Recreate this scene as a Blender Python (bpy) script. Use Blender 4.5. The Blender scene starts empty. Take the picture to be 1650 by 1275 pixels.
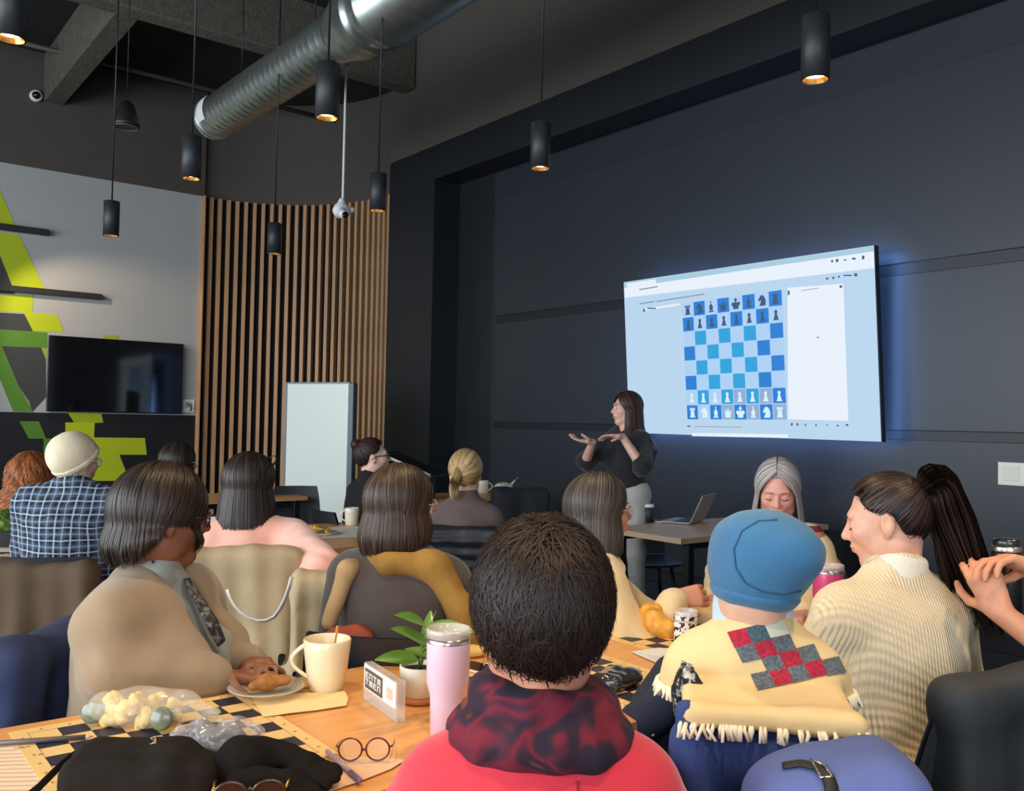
import bpy, math, random
import numpy as np
from math import sin, cos, pi, radians, sqrt, tan, atan2
from mathutils import Vector, Matrix
from mathutils.bvhtree import BVHTree
random.seed(7); RNG = np.random.default_rng(7)
scene = bpy.context.scene
COL = scene.collection

# ---------------------------------------------------------------- camera
F_PX, CAM_H = 1459.0, 1.45
YAW, PITCH, ROLL = radians(38.2), radians(1.63), radians(1.1)
CF = np.array([sin(YAW)*cos(PITCH), cos(YAW)*cos(PITCH), sin(PITCH)])
_r0 = np.array([cos(YAW), -sin(YAW), 0.0]); _u0 = np.cross(_r0, CF)
CR = _r0*cos(ROLL)+_u0*sin(ROLL); CU = _u0*cos(ROLL)-_r0*sin(ROLL)
CC = np.array([0, 0, CAM_H])
cam_d = bpy.data.cameras.new('camera'); cam = bpy.data.objects.new('camera', cam_d); COL.objects.link(cam)
cam_d.sensor_fit = 'HORIZONTAL'; cam_d.sensor_width = 36.0; cam_d.lens = 36.0*F_PX/1650.0
cam_d.clip_start = 0.02; cam_d.clip_end = 200
cam.matrix_world = Matrix(((CR[0], CU[0], -CF[0], CC[0]), (CR[1], CU[1], -CF[1], CC[1]), (CR[2], CU[2], -CF[2], CC[2]), (0, 0, 0, 1)))
scene.camera = cam

def at(px, py, **k):
    """a photograph pixel as a point of the room: on a plane x=, y=, z= or at a depth"""
    d = CF*F_PX + CR*(px-825) + CU*(637.5-py)
    if 'depth' in k: t = k['depth']/F_PX
    else:
        a = list(k)[0]; i = 'xyz'.index(a); t = (k[a]-CC[i])/d[i]
    return CC + d*t

# ---------------------------------------------------------------- world, light, exposure
vs = scene.view_settings
scene.display_settings.display_device = 'sRGB'
vs.view_transform = 'Standard'; vs.look = 'None'; vs.gamma = 1.0; vs.use_curve_mapping = False
vs.exposure = 0.22
world = bpy.data.worlds.new('world'); scene.world = world; world.use_nodes = True
bg = world.node_tree.nodes['Background']; bg.inputs[0].default_value = (0.82, 0.90, 1.0, 1); bg.inputs[1].default_value = 0.30

def area(name, loc, target, sx, sy, power, col):
    l = bpy.data.lights.new(name, 'AREA'); l.shape = 'RECTANGLE'; l.size = sx; l.size_y = sy; l.energy = power; l.color = col
    o = bpy.data.objects.new(name, l); COL.objects.link(o); o.location = loc
    o.rotation_euler = (Vector(target)-Vector(loc)).to_track_quat('-Z', 'Y').to_euler(); return o
# daylight through the glazed fronts to the left of and behind the photographer
area('daylight_window', (-5.6, 5.0, 2.5), (2.0, 6.0, 1.2), 12.0, 3.8, 900, (0.85, 0.93, 1.0))
area('daylight_window', (-1.8, -3.6, 2.3), (1.6, 2.5, 0.8), 4.0, 2.8, 170, (0.80, 0.90, 1.0))
# further pendants of the same grid, above the top edge of the photograph
for _x, _y in ((.62, 2.2), (2.03, 2.25), (.62, .5), (2.03, .45), (3.4, .4)):
    _l = bpy.data.lights.new('pendant_light', 'SPOT'); _l.energy = 62; _l.color = (1.0, .76, .48); _l.spot_size = radians(100); _l.spot_blend = .75; _l.shadow_soft_size = .05
    _o = bpy.data.objects.new('pendant_light', _l); COL.objects.link(_o); _o.location = (_x, _y, 2.99)
# wall washer outside the frame, by the painted wall
_l = bpy.data.lights.new('wall_washer', 'SPOT'); _l.energy = 120; _l.color = (1.0, 0.78, 0.52); _l.spot_size = radians(75); _l.spot_blend = 0.6; _l.shadow_soft_size = 0.05
_o = bpy.data.objects.new('wall_washer', _l); COL.objects.link(_o); _o.location = (1.5, 12.0, 3.6)
_o.rotation_euler = (Vector((3.6, 13.2, 2.0))-Vector(_o.location)).to_track_quat('-Z', 'Y').to_euler()

# ---------------------------------------------------------------- materials
def lin(c):
    r = []
    for v in c[:3]:
        v = v/255.0
        r.append(v/12.92 if v <= 0.04045 else ((v+0.055)/1.055)**2.4)
    return (r[0], r[1], r[2], 1.0)
MATS = {}
def mat(name, col, rough=0.6, metal=0.0, noise=None, bump=None, emit=None, alpha=None, trans=0.0, sheen=0.0, spec=0.5, coat=0.0, coords='Object'):
    """principled; noise=(scale, darker/lighter amount), bump=(scale, strength[, kind])"""
    if name in MATS: return MATS[name]
    m = bpy.data.materials.new(name); m.use_nodes = True; nt = m.node_tree; N = nt.nodes; L = nt.links
    b = N['Principled BSDF']
    b.inputs['Base Color'].default_value = lin(col); b.inputs['Roughness'].default_value = rough; b.inputs['Metallic'].default_value = metal
    b.inputs['Specular IOR Level'].default_value = spec
    if trans: b.inputs['Transmission Weight'].default_value = trans; b.inputs['IOR'].default_value = 1.45
    if sheen: b.inputs['Sheen Weight'].default_value = sheen; b.inputs['Sheen Roughness'].default_value = 0.5
    if coat: b.inputs['Coat Weight'].default_value = coat; b.inputs['Coat Roughness'].default_value = 0.15
    if alpha is not None: b.inputs['Alpha'].default_value = alpha
    if emit: b.inputs['Emission Color'].default_value = lin(col); b.inputs['Emission Strength'].default_value = emit
    tc = None
    if noise or bump:
        tc = N.new('ShaderNodeTexCoord')
    if noise:
        n = N.new('ShaderNodeTexNoise'); n.inputs['Scale'].default_value = noise[0]; n.inputs['Detail'].default_value = 5
        L.new(tc.outputs[coords], n.inputs['Vector'])
        r = N.new('ShaderNodeMapRange'); r.inputs['From Min'].default_value = 0.3; r.inputs['From Max'].default_value = 0.7
        r.inputs['To Min'].default_value = 1-noise[1]; r.inputs['To Max'].default_value = 1+noise[1]
        L.new(n.outputs['Fac'], r.inputs['Value'])
        mx = N.new('ShaderNodeVectorMath'); mx.operation = 'SCALE'; mx.inputs[0].default_value = lin(col)[:3]
        L.new(r.outputs[0], mx.inputs['Scale']); L.new(mx.outputs[0], b.inputs['Base Color'])
    if bump:
        kind = bump[2] if len(bump) > 2 else 'noise'
        if kind == 'noise':
            t = N.new('ShaderNodeTexNoise'); t.inputs['Scale'].default_value = bump[0]; t.inputs['Detail'].default_value = 6; o = t.outputs['Fac']
        elif kind in 'XYZ':
            t = N.new('ShaderNodeTexWave'); t.bands_direction = kind; t.inputs['Scale'].default_value = bump[0]; t.inputs['Distortion'].default_value = 1.0; t.inputs['Detail Scale'].default_value = 3; o = t.outputs['Fac']
        else:
            t = N.new('ShaderNodeTexVoronoi'); t.inputs['Scale'].default_value = bump[0]; o = t.outputs['Distance']
        L.new(tc.outputs[coords], t.inputs['Vector'])
        bp = N.new('ShaderNodeBump'); bp.inputs['Strength'].default_value = bump[1]; bp.inputs['Distance'].default_value = 0.01
        L.new(o, bp.inputs['Height']); L.new(bp.outputs[0], b.inputs['Normal'])
    MATS[name] = m
    return m
def nodes_of(m): return m.node_tree.nodes, m.node_tree.links, m.node_tree.nodes['Principled BSDF']

def wood(name, c1, c2, scale=1.0, axis='X', rough=0.4):
    if name in MATS: return MATS[name]
    m = mat(name, c1, rough); N, L, b = nodes_of(m)
    tc = N.new('ShaderNodeTexCoord'); mp = N.new('ShaderNodeMapping')
    s = [14*scale, 14*scale, 14*scale]; s['XYZ'.index(axis)] = 1.1*scale
    mp.inputs['Scale'].default_value = s; L.new(tc.outputs['Object'], mp.inputs['Vector'])
    n = N.new('ShaderNodeTexNoise'); n.inputs['Scale'].default_value = 2.2; n.inputs['Detail'].default_value = 8; n.inputs['Distortion'].default_value = 0.6
    L.new(mp.outputs[0], n.inputs['Vector'])
    cr = N.new('ShaderNodeValToRGB'); cr.color_ramp.elements[0].position = 0.32; cr.color_ramp.elements[1].position = 0.72
    cr.color_ramp.elements[0].color = lin(c2); cr.color_ramp.elements[1].color = lin(c1)
    L.new(n.outputs['Fac'], cr.inputs[0]); L.new(cr.outputs[0], b.inputs['Base Color'])
    bp = N.new('ShaderNodeBump'); bp.inputs['Strength'].default_value = 0.06; L.new(n.outputs['Fac'], bp.inputs['Height']); L.new(bp.outputs[0], b.inputs['Normal'])
    return m

def math_node(N, L, op, a, b=None):
    n = N.new('ShaderNodeMath'); n.operation = op
    for i, v in enumerate((a, b)):
        if v is None: continue
        if isinstance(v, (int, float)): n.inputs[i].default_value = v
        else: L.new(v, n.inputs[i])
    return n.outputs[0]

def plaid(name, base, mid, light, px=0.05, pz=0.036):
    """woven check: dark ground, mid bands and thin light lines in both directions"""
    m = mat(name, base, 0.9); N, L, b = nodes_of(m)
    tc = N.new('ShaderNodeTexCoord'); sp = N.new('ShaderNodeSeparateXYZ'); L.new(tc.outputs['Object'], sp.inputs[0])
    ns = N.new('ShaderNodeTexNoise'); ns.inputs['Scale'].default_value = 6; L.new(tc.outputs['Object'], ns.inputs['Vector'])
    wob = math_node(N, L, 'MULTIPLY', ns.outputs['Fac'], 0.03)
    outs = []
    for ch, per in ((0, px), (2, pz)):
        v = math_node(N, L, 'ADD', sp.outputs[ch], wob)
        fr = math_node(N, L, 'FRACT', math_node(N, L, 'DIVIDE', v, per))
        lt = math_node(N, L, 'ADD', math_node(N, L, 'LESS_THAN', fr, 0.11), math_node(N, L, 'MULTIPLY', math_node(N, L, 'LESS_THAN', math_node(N, L, 'ABSOLUTE', math_node(N, L, 'SUBTRACT', fr, .55)), .05), .55))
        md = math_node(N, L, 'LESS_THAN', math_node(N, L, 'ABSOLUTE', math_node(N, L, 'SUBTRACT', fr, .55)), .22)
        outs.append((lt, md))
    mds = math_node(N, L, 'MULTIPLY', math_node(N, L, 'ADD', outs[0][1], outs[1][1]), 0.5)
    lts = math_node(N, L, 'MINIMUM', math_node(N, L, 'ADD', math_node(N, L, 'MULTIPLY', outs[0][0], 0.7), math_node(N, L, 'MULTIPLY', outs[1][0], 0.7)), 1.0)
    m1 = N.new('ShaderNodeMix'); m1.data_type = 'RGBA'; m1.inputs[6].default_value = lin(base); m1.inputs[7].default_value = lin(mid); L.new(mds, m1.inputs[0])
    m2 = N.new('ShaderNodeMix'); m2.data_type = 'RGBA'; m2.inputs[7].default_value = lin(light); L.new(m1.outputs[2], m2.inputs[6]); L.new(lts, m2.inputs[0])
    L.new(m2.outputs[2], b.inputs['Base Color']); return m

def blotch(name, cols, scale=6.0, rough=0.9, stretch=(1, 1, 1)):
    """cloth print of soft-edged patches"""
    m = mat(name, cols[0], rough); N, L, b = nodes_of(m)
    tc = N.new('ShaderNodeTexCoord'); mp = N.new('ShaderNodeMapping'); mp.inputs['Scale'].default_value = stretch; L.new(tc.outputs['Object'], mp.inputs[0])
    n = N.new('ShaderNodeTexNoise'); n.inputs['Scale'].default_value = scale; n.inputs['Detail'].default_value = 1.5; n.inputs['Distortion'].default_value = 0.8; L.new(mp.outputs[0], n.inputs['Vector'])
    cr = N.new('ShaderNodeValToRGB'); e = cr.color_ramp.elements
    k = len(cols); e[0].position = 0.3; e[0].color = lin(cols[0]); e[1].position = 0.72; e[1].color = lin(cols[-1])
    for i in range(1, k-1):
        x = e.new(0.3+0.42*i/(k-1)); x.color = lin(cols[i])
    L.new(n.outputs['Fac'], cr.inputs[0]); L.new(cr.outputs[0], b.inputs['Base Color']); return m

def knit(name, col, rib=90.0, twist=70.0, strength=0.9):
    m = mat(name, col, 0.9, sheen=0.2); N, L, b = nodes_of(m)
    tc = N.new('ShaderNodeTexCoord')
    w = N.new('ShaderNodeTexWave'); w.bands_direction = 'X'; w.inputs['Scale'].default_value = rib/6.28; w.inputs['Distortion'].default_value = 1.2; w.inputs['Detail Scale'].default_value = 1.0; L.new(tc.outputs['Object'], w.inputs['Vector'])
    w2 = N.new('ShaderNodeTexWave'); w2.bands_direction = 'DIAGONAL'; w2.inputs['Scale'].default_value = twist/6.28; w2.inputs['Distortion'].default_value = 0.5; L.new(tc.outputs['Object'], w2.inputs['Vector'])
    h = math_node(N, L, 'ADD', w.outputs['Fac'], math_node(N, L, 'MULTIPLY', w2.outputs['Fac'], 0.55))
    bp = N.new('ShaderNodeBump'); bp.inputs['Strength'].default_value = strength; bp.inputs['Distance'].default_value = 0.006; L.new(h, bp.inputs['Height']); L.new(bp.outputs[0], b.inputs['Normal'])
    return m

def hairmat(name, c1, c2, rough=0.42):
    if name in MATS: return MATS[name]
    m = mat(name, c1, rough, spec=0.35); N, L, b = nodes_of(m)
    a = N.new('ShaderNodeAttribute'); a.attribute_name = 'tone'
    mx = N.new('ShaderNodeMix'); mx.data_type = 'RGBA'; mx.inputs[6].default_value = lin(c1); mx.inputs[7].default_value = lin(c2)
    L.new(a.outputs['Fac'], mx.inputs[0]); L.new(mx.outputs[2], b.inputs['Base Color']); return m

# ---------------------------------------------------------------- objects and meshes
def mesh_np(name, V, Fq, smooth=True, mats=(), midx=None):
    me = bpy.data.meshes.new(name); V = np.asarray(V, np.float32); Fq = np.asarray(Fq, np.int32)
    n, k = Fq.shape
    me.vertices.add(len(V)); me.vertices.foreach_set('co', V.ravel())
    me.loops.add(n*k); me.loops.foreach_set('vertex_index', Fq.ravel())
    me.polygons.add(n); me.polygons.foreach_set('loop_start', np.arange(0, n*k, k, dtype=np.int32))
    try: me.polygons.foreach_set('loop_total', np.full(n, k, np.int32))
    except Exception: pass
    for m in mats: me.materials.append(m)
    if midx is not None: me.polygons.foreach_set('material_index', np.asarray(midx, np.int32))
    me.update(calc_edges=True)
    me.polygons.foreach_set('use_smooth', np.full(n, smooth, bool))
    return me

def link(name, me, m=None, parent=None, loc=None, rotz=None, rot=None):
    o = bpy.data.objects.new(name, me); COL.objects.link(o)
    if m is not None and me is not None and not me.materials: me.materials.append(m)
    if parent is not None: o.parent = parent
    if loc is not None: o.location = loc
    if rot is not None: o.rotation_euler = rot
    elif rotz is not None: o.rotation_euler = (0, 0, rotz)
    return o
def tag(o, label=None, cat=None, group=None, kind=None):
    if label: o['label'] = label
    if cat: o['category'] = cat
    if group: o['group'] = group
    if kind: o['kind'] = kind
    return o
def thing(name, label, cat, loc=(0, 0, 0), rotz=0, group=None):
    o = bpy.data.objects.new(name, None); COL.objects.link(o); o.empty_display_size = 0.1
    o.location = loc; o.rotation_euler = (0, 0, rotz); return tag(o, label, cat, group)
def struct(o): o['kind'] = 'structure'; return o

class MB:
    """collects simple shapes into one mesh"""
    def __init__(s): s.v = []; s.f = []; s.mi = []; s.sm = []
    def add(s, V, Fs, mi=0, smooth=False):
        o = len(s.v); s.v += [tuple(p) for p in V]; s.f += [tuple(i+o for i in f) for f in Fs]; s.mi += [mi]*len(Fs); s.sm += [smooth]*len(Fs); return s
    def box(s, lo, hi, mi=0, b=0.0):
        x0, y0, z0 = lo; x1, y1, z1 = hi
        if b <= 0:
            V = [(x0, y0, z0), (x1, y0, z0), (x1, y1, z0), (x0, y1, z0), (x0, y0, z1), (x1, y0, z1), (x1, y1, z1), (x0, y1, z1)]
            return s.add(V, [(3, 2, 1, 0), (4, 5, 6, 7), (0, 1, 5, 4), (1, 2, 6, 5), (2, 3, 7, 6), (3, 0, 4, 7)], mi)
        b = min(b, (x1-x0)/2.01, (y1-y0)/2.01, (z1-z0)/2.01)
        V = []; idx = {}
        for ix, (xa, sx) in enumerate(((x0, 1), (x1, -1))):
            for iy, (ya, sy) in enumerate(((y0, 1), (y1, -1))):
                for iz, (za, sz) in enumerate(((z0, 1), (z1, -1))):
                    for a in range(3):
                        p = [xa+sx*b, ya+sy*b, za+sz*b]; p[a] = (xa, ya, za)[a]
                        idx[(ix, iy, iz, a)] = len(V); V.append(tuple(p))
        Fs = []
        for a in range(3):
            o1, o2 = [i for i in range(3) if i != a]
            for e in (0, 1):
                q = []
                for (u, w) in ((0, 0), (1, 0), (1, 1), (0, 1)):
                    k = [0, 0, 0]; k[a] = e; k[o1] = u; k[o2] = w; q.append(idx[(k[0], k[1], k[2], a)])
                Fs.append(tuple(q))
            for u in (0, 1):
                for w in (0, 1):
                    k0 = [0, 0, 0]; k0[o1] = u; k0[o2] = w; k1 = list(k0); k1[a] = 1
                    Fs.append((idx[(*k0, o1)], idx[(*k1, o1)], idx[(*k1, o2)], idx[(*k0, o2)]))
        for i in (0, 1):
            for j in (0, 1):
                for k in (0, 1): Fs.append((idx[(i, j, k, 0)], idx[(i, j, k, 1)], idx[(i, j, k, 2)]))
        return s.add(V, Fs, mi)
    def lathe(s, prof, n=24, c=(0, 0, 0), mi=0, smooth=True, M=None):
        V = []; m = len(prof)
        for i in range(n):
            a = 2*pi*i/n
            for r, z in prof: V.append((c[0]+r*cos(a), c[1]+r*sin(a), c[2]+z))
        Fs = []
        for i in range(n):
            j = (i+1) % n
            for k in range(m-1): Fs.append((i*m+k, j*m+k, j*m+k+1, i*m+k+1))
        if M is not None: V = [tuple(M @ Vector(p)) for p in V]
        return s.add(V, Fs, mi, smooth)
    def tube(s, pts, r, n=8, mi=0, caps=True, closed=False, flat=1.0):
        P = [Vector(p) for p in pts]; m = len(P); R = r if hasattr(r, '__len__') else [r]*m
        V = []; prev = None
        for i in range(m):
            if closed: t = P[(i+1) % m]-P[i-1]
            else: t = P[min(i+1, m-1)]-P[max(i-1, 0)]
            t.normalize()
            if prev is None:
                up = Vector((0, 0, 1)) if abs(t.z) < 0.9 else Vector((1, 0, 0)); a = t.cross(up).normalized()
            else: a = (prev-t*prev.dot(t)).normalized()
            prev = a; b = t.cross(a)
            for k in range(n):
                an = 2*pi*k/n; V.append(P[i]+(a*cos(an)+b*sin(an)*flat)*R[i])
        Fs = []
        for i in range(m if closed else m-1):
            j = (i+1) % m
            for k in range(n): l = (k+1) % n; Fs.append((i*n+k, i*n+l, j*n+l, j*n+k))
        if caps and not closed: Fs += [tuple(range(n-1, -1, -1)), tuple((m-1)*n+k for k in range(n))]
        return s.add(V, Fs, mi, True)
    def prism(s, poly, fn, t0, t1, mi=0):
        """polygon (2-D) extruded; fn(u, v, t) gives the 3-D point"""
        n = len(poly); V = [fn(u, v, t0) for u, v in poly]+[fn(u, v, t1) for u, v in poly]
        return s.add(V, [tuple(range(n-1, -1, -1)), tuple(range(n, 2*n))]+[(i, (i+1) % n, n+(i+1) % n, n+i) for i in range(n)], mi)
    def grid(s, fn, nu, nv, mi=0, smooth=True):
        V = [fn(i/nu, j/nv) for i in range(nu+1) for j in range(nv+1)]; w = nv+1
        return s.add(V, [(i*w+j, (i+1)*w+j, (i+1)*w+j+1, i*w+j+1) for i in range(nu) for j in range(nv)], mi, smooth)
    def mesh(s, name, mats=()):
        me = bpy.data.meshes.new(name); me.from_pydata([tuple(v) for v in s.v], [], s.f); me.update()
        for m in mats: me.materials.append(m)
        me.polygons.foreach_set('material_index', np.asarray(s.mi, np.int32)); me.polygons.foreach_set('use_smooth', np.asarray(s.sm, bool))
        bmesh_fix(me); return me
    def build(s, name, m, parent=None, loc=None, rotz=None, rot=None):
        return link(name, s.mesh(name, m if isinstance(m, (list, tuple)) else (m,)), None, parent, loc, rotz, rot)
import bmesh
def bmesh_fix(me):
    bm = bmesh.new(); bm.from_mesh(me); bmesh.ops.recalc_face_normals(bm, faces=bm.faces); bm.to_mesh(me); bm.free()

# ---------------------------------------------------------------- distance-field modeller (soft, organic shapes as one surface)
def v3(*a): return np.array(a, np.float64)
def rotm(yaw=0, pitch=0, roll=0):
    """degrees; yaw turns to the right (clockwise from above), pitch tips the face down, roll tips to the right"""
    y, p, r = radians(-yaw), radians(-pitch), radians(roll)
    Z = np.array([[cos(y), -sin(y), 0], [sin(y), cos(y), 0], [0, 0, 1]]); X = np.array([[1, 0, 0], [0, cos(p), -sin(p)], [0, sin(p), cos(p)]]); Y = np.array([[cos(r), 0, sin(r)], [0, 1, 0], [-sin(r), 0, cos(r)]])
    return Z @ X @ Y
class Cone:
    def __init__(s, a, b, ra, rb, k=0.02, op='u'):
        s.a = np.asarray(a, float); s.b = np.asarray(b, float); s.ra = ra; s.rb = rb; s.k = k; s.op = op
        s.lo = np.minimum(s.a-ra, s.b-rb); s.hi = np.maximum(s.a+ra, s.b+rb)
    def d(s, X, Y, Z):
        ab = s.b-s.a; L2 = float(ab @ ab)+1e-9
        x, y, z = X-s.a[0], Y-s.a[1], Z-s.a[2]
        t = np.clip((x*ab[0]+y*ab[1]+z*ab[2])/L2, 0, 1)
        return np.sqrt((x-t*ab[0])**2+(y-t*ab[1])**2+(z-t*ab[2])**2)-(s.ra+(s.rb-s.ra)*t)
class Ell:
    def __init__(s, c, r, R=None, k=0.02, op='u'):
        s.c = np.asarray(c, float); s.r = np.asarray(r, float); s.R = R; s.k = k; s.op = op
        e = s.r if R is None else np.sqrt((R**2) @ (s.r**2))
        s.lo = s.c-e; s.hi = s.c+e
    def loc(s, X, Y, Z):
        x, y, z = X-s.c[0], Y-s.c[1], Z-s.c[2]
        if s.R is not None:
            R = s.R; x, y, z = R[0, 0]*x+R[1, 0]*y+R[2, 0]*z, R[0, 1]*x+R[1, 1]*y+R[2, 1]*z, R[0, 2]*x+R[1, 2]*y+R[2, 2]*z
        return x, y, z
    def d(s, X, Y, Z):
        x, y, z = s.loc(X, Y, Z); a, b, c = s.r
        k0 = np.sqrt((x/a)**2+(y/b)**2+(z/c)**2); k1 = np.sqrt((x/a**2)**2+(y/b**2)**2+(z/c**2)**2)+1e-6
        return k0*(k0-1)/k1
class ScalpCut(Ell):
    '''removes the face side of a scalp cap along the hairline'''
    def __init__(s, c, r, R, front, lowb): Ell.__init__(s, c, r, R, 0.006, 's'); s.fr = front; s.lb = lowb
    def d(s, X, Y, Z):
        x, y, z = s.loc(X, Y, Z); x, y, z = x/HR[0], y/HR[1], z/HR[2]; q = np.sqrt(x*x+y*y+z*z)+1e-6
        az = np.degrees(np.abs(np.arctan2(x+0*y, y+0*x))); lim = np.interp(az, [0, 40, 60, 76, 96, 112, 180], [s.fr, s.fr-0.05, 0.18, -0.02, -0.12, -0.70, s.lb])
        return (z/q-lim)*.09
class Box(Ell):
    def __init__(s, c, h, rnd=0.01, R=None, k=0.01, op='u'):
        s.c = np.asarray(c, float); s.r = np.asarray(h, float); s.R = R; s.k = k; s.op = op; s.rnd = rnd
        e = s.r if R is None else np.abs(R) @ s.r
        s.lo = s.c-e; s.hi = s.c+e
    def d(s, X, Y, Z):
        x, y, z = s.loc(X, Y, Z); q = [np.abs(v)-h+s.rnd for v, h in zip((x, y, z), s.r)]
        return np.sqrt(sum(np.maximum(v, 0)**2 for v in q))+np.minimum(np.maximum(np.maximum(q[0], q[1]), q[2]), 0)-s.rnd
def axis(lo, hi, h, fines=()):
    xs = [lo]
    while xs[-1] < hi:
        x = xs[-1]; st = h
        for a, b, f in fines:
            if a <= x < b: st = min(st, f)
            elif x < a < x+st: st = max(a-x, f)
        xs.append(x+st)
    return np.array(xs, np.float32)
def sdf(prims, h=0.01, fines=(), disp=None, pad=0.02):
    """fines: list of (lo3, hi3, step). returns verts, quads"""
    lo = np.min([p.lo for p in prims if p.op == 'u'], 0)-pad-h; hi = np.max([p.hi for p in prims if p.op == 'u'], 0)+pad+h
    ax = [axis(lo[i], hi[i], h, [(f[0][i], f[1][i], f[2]) for f in fines]) for i in range(3)]
    D = np.ones([len(a) for a in ax], np.float32)
    for p in prims:
        m = p.k+0.025+h
        sl = []
        for i in range(3):
            a = np.searchsorted(ax[i], p.lo[i]-m); b = np.searchsorted(ax[i], p.hi[i]+m); sl.append(slice(max(a-1, 0), b+1))
        sl = tuple(sl)
        X = ax[0][sl[0]][:, None, None]; Y = ax[1][sl[1]][None, :, None]; Z = ax[2][sl[2]][None, None, :]
        d = p.d(X, Y, Z).astype(np.float32); o = D[sl]
        if o.size == 0: continue
        if p.op == 's': d = -d
        k = p.k; hh = np.maximum(k-np.abs(o-d), 0)/max(k, 1e-5)
        if p.op == 'u': D[sl] = np.minimum(o, d)-hh*hh*k*0.25
        else:
            D[sl] = np.maximum(o, d)+hh*hh*k*0.25
    if disp is not None: D = D+disp(ax[0][:, None, None], ax[1][None, :, None], ax[2][None, None, :]).astype(np.float32)
    return nets(D, ax)
def nets(D, ax):
    S = D < 0
    n = np.zeros([s-1 for s in D.shape], np.int8); C = [(i, j, k) for i in (0, 1) for j in (0, 1) for k in (0, 1)]
    nx, ny, nz = n.shape
    for i, j, k in C: n += S[i:i+nx, j:j+ny, k:k+nz]
    act = (n > 0) & (n < 8); I = np.nonzero(act); m = len(I[0])
    acc = np.zeros((m, 3)); cnt = np.zeros(m)
    for c in C:
        for a in range(3):
            if c[a]: continue
            e = list(c); e[a] = 1
            ia = [I[q]+c[q] for q in range(3)]; ib = [I[q]+e[q] for q in range(3)]
            da = D[tuple(ia)]; db = D[tuple(ib)]; ms = (da < 0) != (db < 0)
            t = np.where(ms, da/np.where(da-db == 0, 1, da-db), 0)
            for q in range(3):
                pa = ax[q][ia[q]]; pb = ax[q][ib[q]]
                acc[:, q] += np.where(ms, pa+t*(pb-pa), 0)
            cnt += ms
    V = acc/np.maximum(cnt, 1)[:, None]
    vid = np.full(act.shape, -1, np.int32); vid[I] = np.arange(m)
    Q = []
    for a in range(3):
        u, w = (a+1) % 3, (a+2) % 3
        s0 = [slice(None)]*3; s1 = [slice(None)]*3; s0[a] = slice(0, -1); s1[a] = slice(1, None)
        A = S[tuple(s0)]; B = S[tuple(s1)]; idx = np.array(np.nonzero(A != B))
        ok = (idx[u] > 0) & (idx[w] > 0) & (idx[u] < act.shape[u]) & (idx[w] < act.shape[w]); idx = idx[:, ok]
        flip = A[tuple(idx)]
        def g(du, dw):
            q = idx.copy(); q[u] -= du; q[w] -= dw; return vid[tuple(q)]
        q = np.stack([g(1, 1), g(0, 1), g(0, 0), g(1, 0)], 1)
        q[~flip] = q[~flip][:, ::-1]; Q.append(q)
    Q = np.concatenate(Q); Q = Q[(Q >= 0).all(1)]
    return V, Q
def relax(V, Q, it=2, lam=0.5):
    E = np.concatenate([Q[:, [0, 1]], Q[:, [1, 2]], Q[:, [2, 3]], Q[:, [3, 0]]]); E = np.concatenate([E, E[:, ::-1]])
    cnt = np.bincount(E[:, 0], minlength=len(V)).astype(float); cnt[cnt == 0] = 1
    for _ in range(it):
        A = np.stack([np.bincount(E[:, 0], V[E[:, 1], q], minlength=len(V)) for q in range(3)], 1)/cnt[:, None]
        V = V+(A-V)*lam
    return V
def soft(name, prims, m, parent=None, h=0.01, fines=(), disp=None, it=1, loc=None, rotz=None, mats=None, classify=None, pad=0.02):
    V, Q = sdf(prims, h, fines, disp, pad)
    if it: V = relax(V, Q, it)
    mi = None
    if classify is not None: mi = classify(V[Q].mean(1))
    me = mesh_np(name, V, Q, True, mats or (m,), mi)
    return link(name, me, None, parent, loc, rotz)
def nz(X, Y, Z, f, s=0.0):
    return (np.sin(f*(X+0.6*Z)+1.3*np.sin(f*0.7*Y+s)+s)+np.sin(f*1.3*(Y-0.5*X)+1.7*np.sin(f*0.6*Z+2*s)+2.1)+np.sin(f*0.9*(Z+0.3*Y)+1.1*np.sin(f*0.8*X+s)+4.0))/3
def folds(amp, f=22.0, s=0.0):
    return lambda X, Y, Z: amp*nz(X, Y, Z, f, s)+amp*0.5*nz(X, Y, Z, f*2.1, s+2)
# ---------------------------------------------------------------- hair
def strands(name, P, wid, m, parent, center, flat=0.45, tone=None):
    """P (N,S,3) centre lines -> one mesh of flattened tapering locks"""
    P = np.asarray(P, np.float64); N, S, _ = P.shape
    T = np.gradient(P, axis=1); T /= np.linalg.norm(T, axis=2, keepdims=True)+1e-9
    O = P-np.asarray(center)[None, None, :]; O /= np.linalg.norm(O, axis=2, keepdims=True)+1e-9
    B = np.cross(T, O); B /= np.linalg.norm(B, axis=2, keepdims=True)+1e-9
    Nn = np.cross(B, T)
    w = np.broadcast_to(np.asarray(wid, float), (N, S))[:, :, None]
    V = np.stack([P+B*w, P+Nn*w*flat, P-B*w], 2)   # N,S,3,3
    idx = np.arange(N*S*3).reshape(N, S, 3); Q = []
    for k in range(2):
        l = k+1
        Q.append(np.stack([idx[:, :-1, k], idx[:, :-1, l], idx[:, 1:, l], idx[:, 1:, k]], -1).reshape(-1, 4))
    me = mesh_np(name, V.reshape(-1, 3), np.concatenate(Q)[:, ::-1], True, (m,))
    t = RNG.random(N)**2.0*.85 if tone is None else tone
    at_ = me.attributes.new('tone', 'FLOAT', 'POINT'); at_.data.foreach_set('value', np.repeat(t, S*3).astype(np.float32))
    return link(name, me, None, parent)
def slerp(a, b, t):
    om = np.arccos(np.clip((a*b).sum(-1, keepdims=True), -0.9999, 0.9999)); so = np.sin(om)
    return (np.sin((1-t)*om)*a+np.sin(t*om)*b)/so
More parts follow.
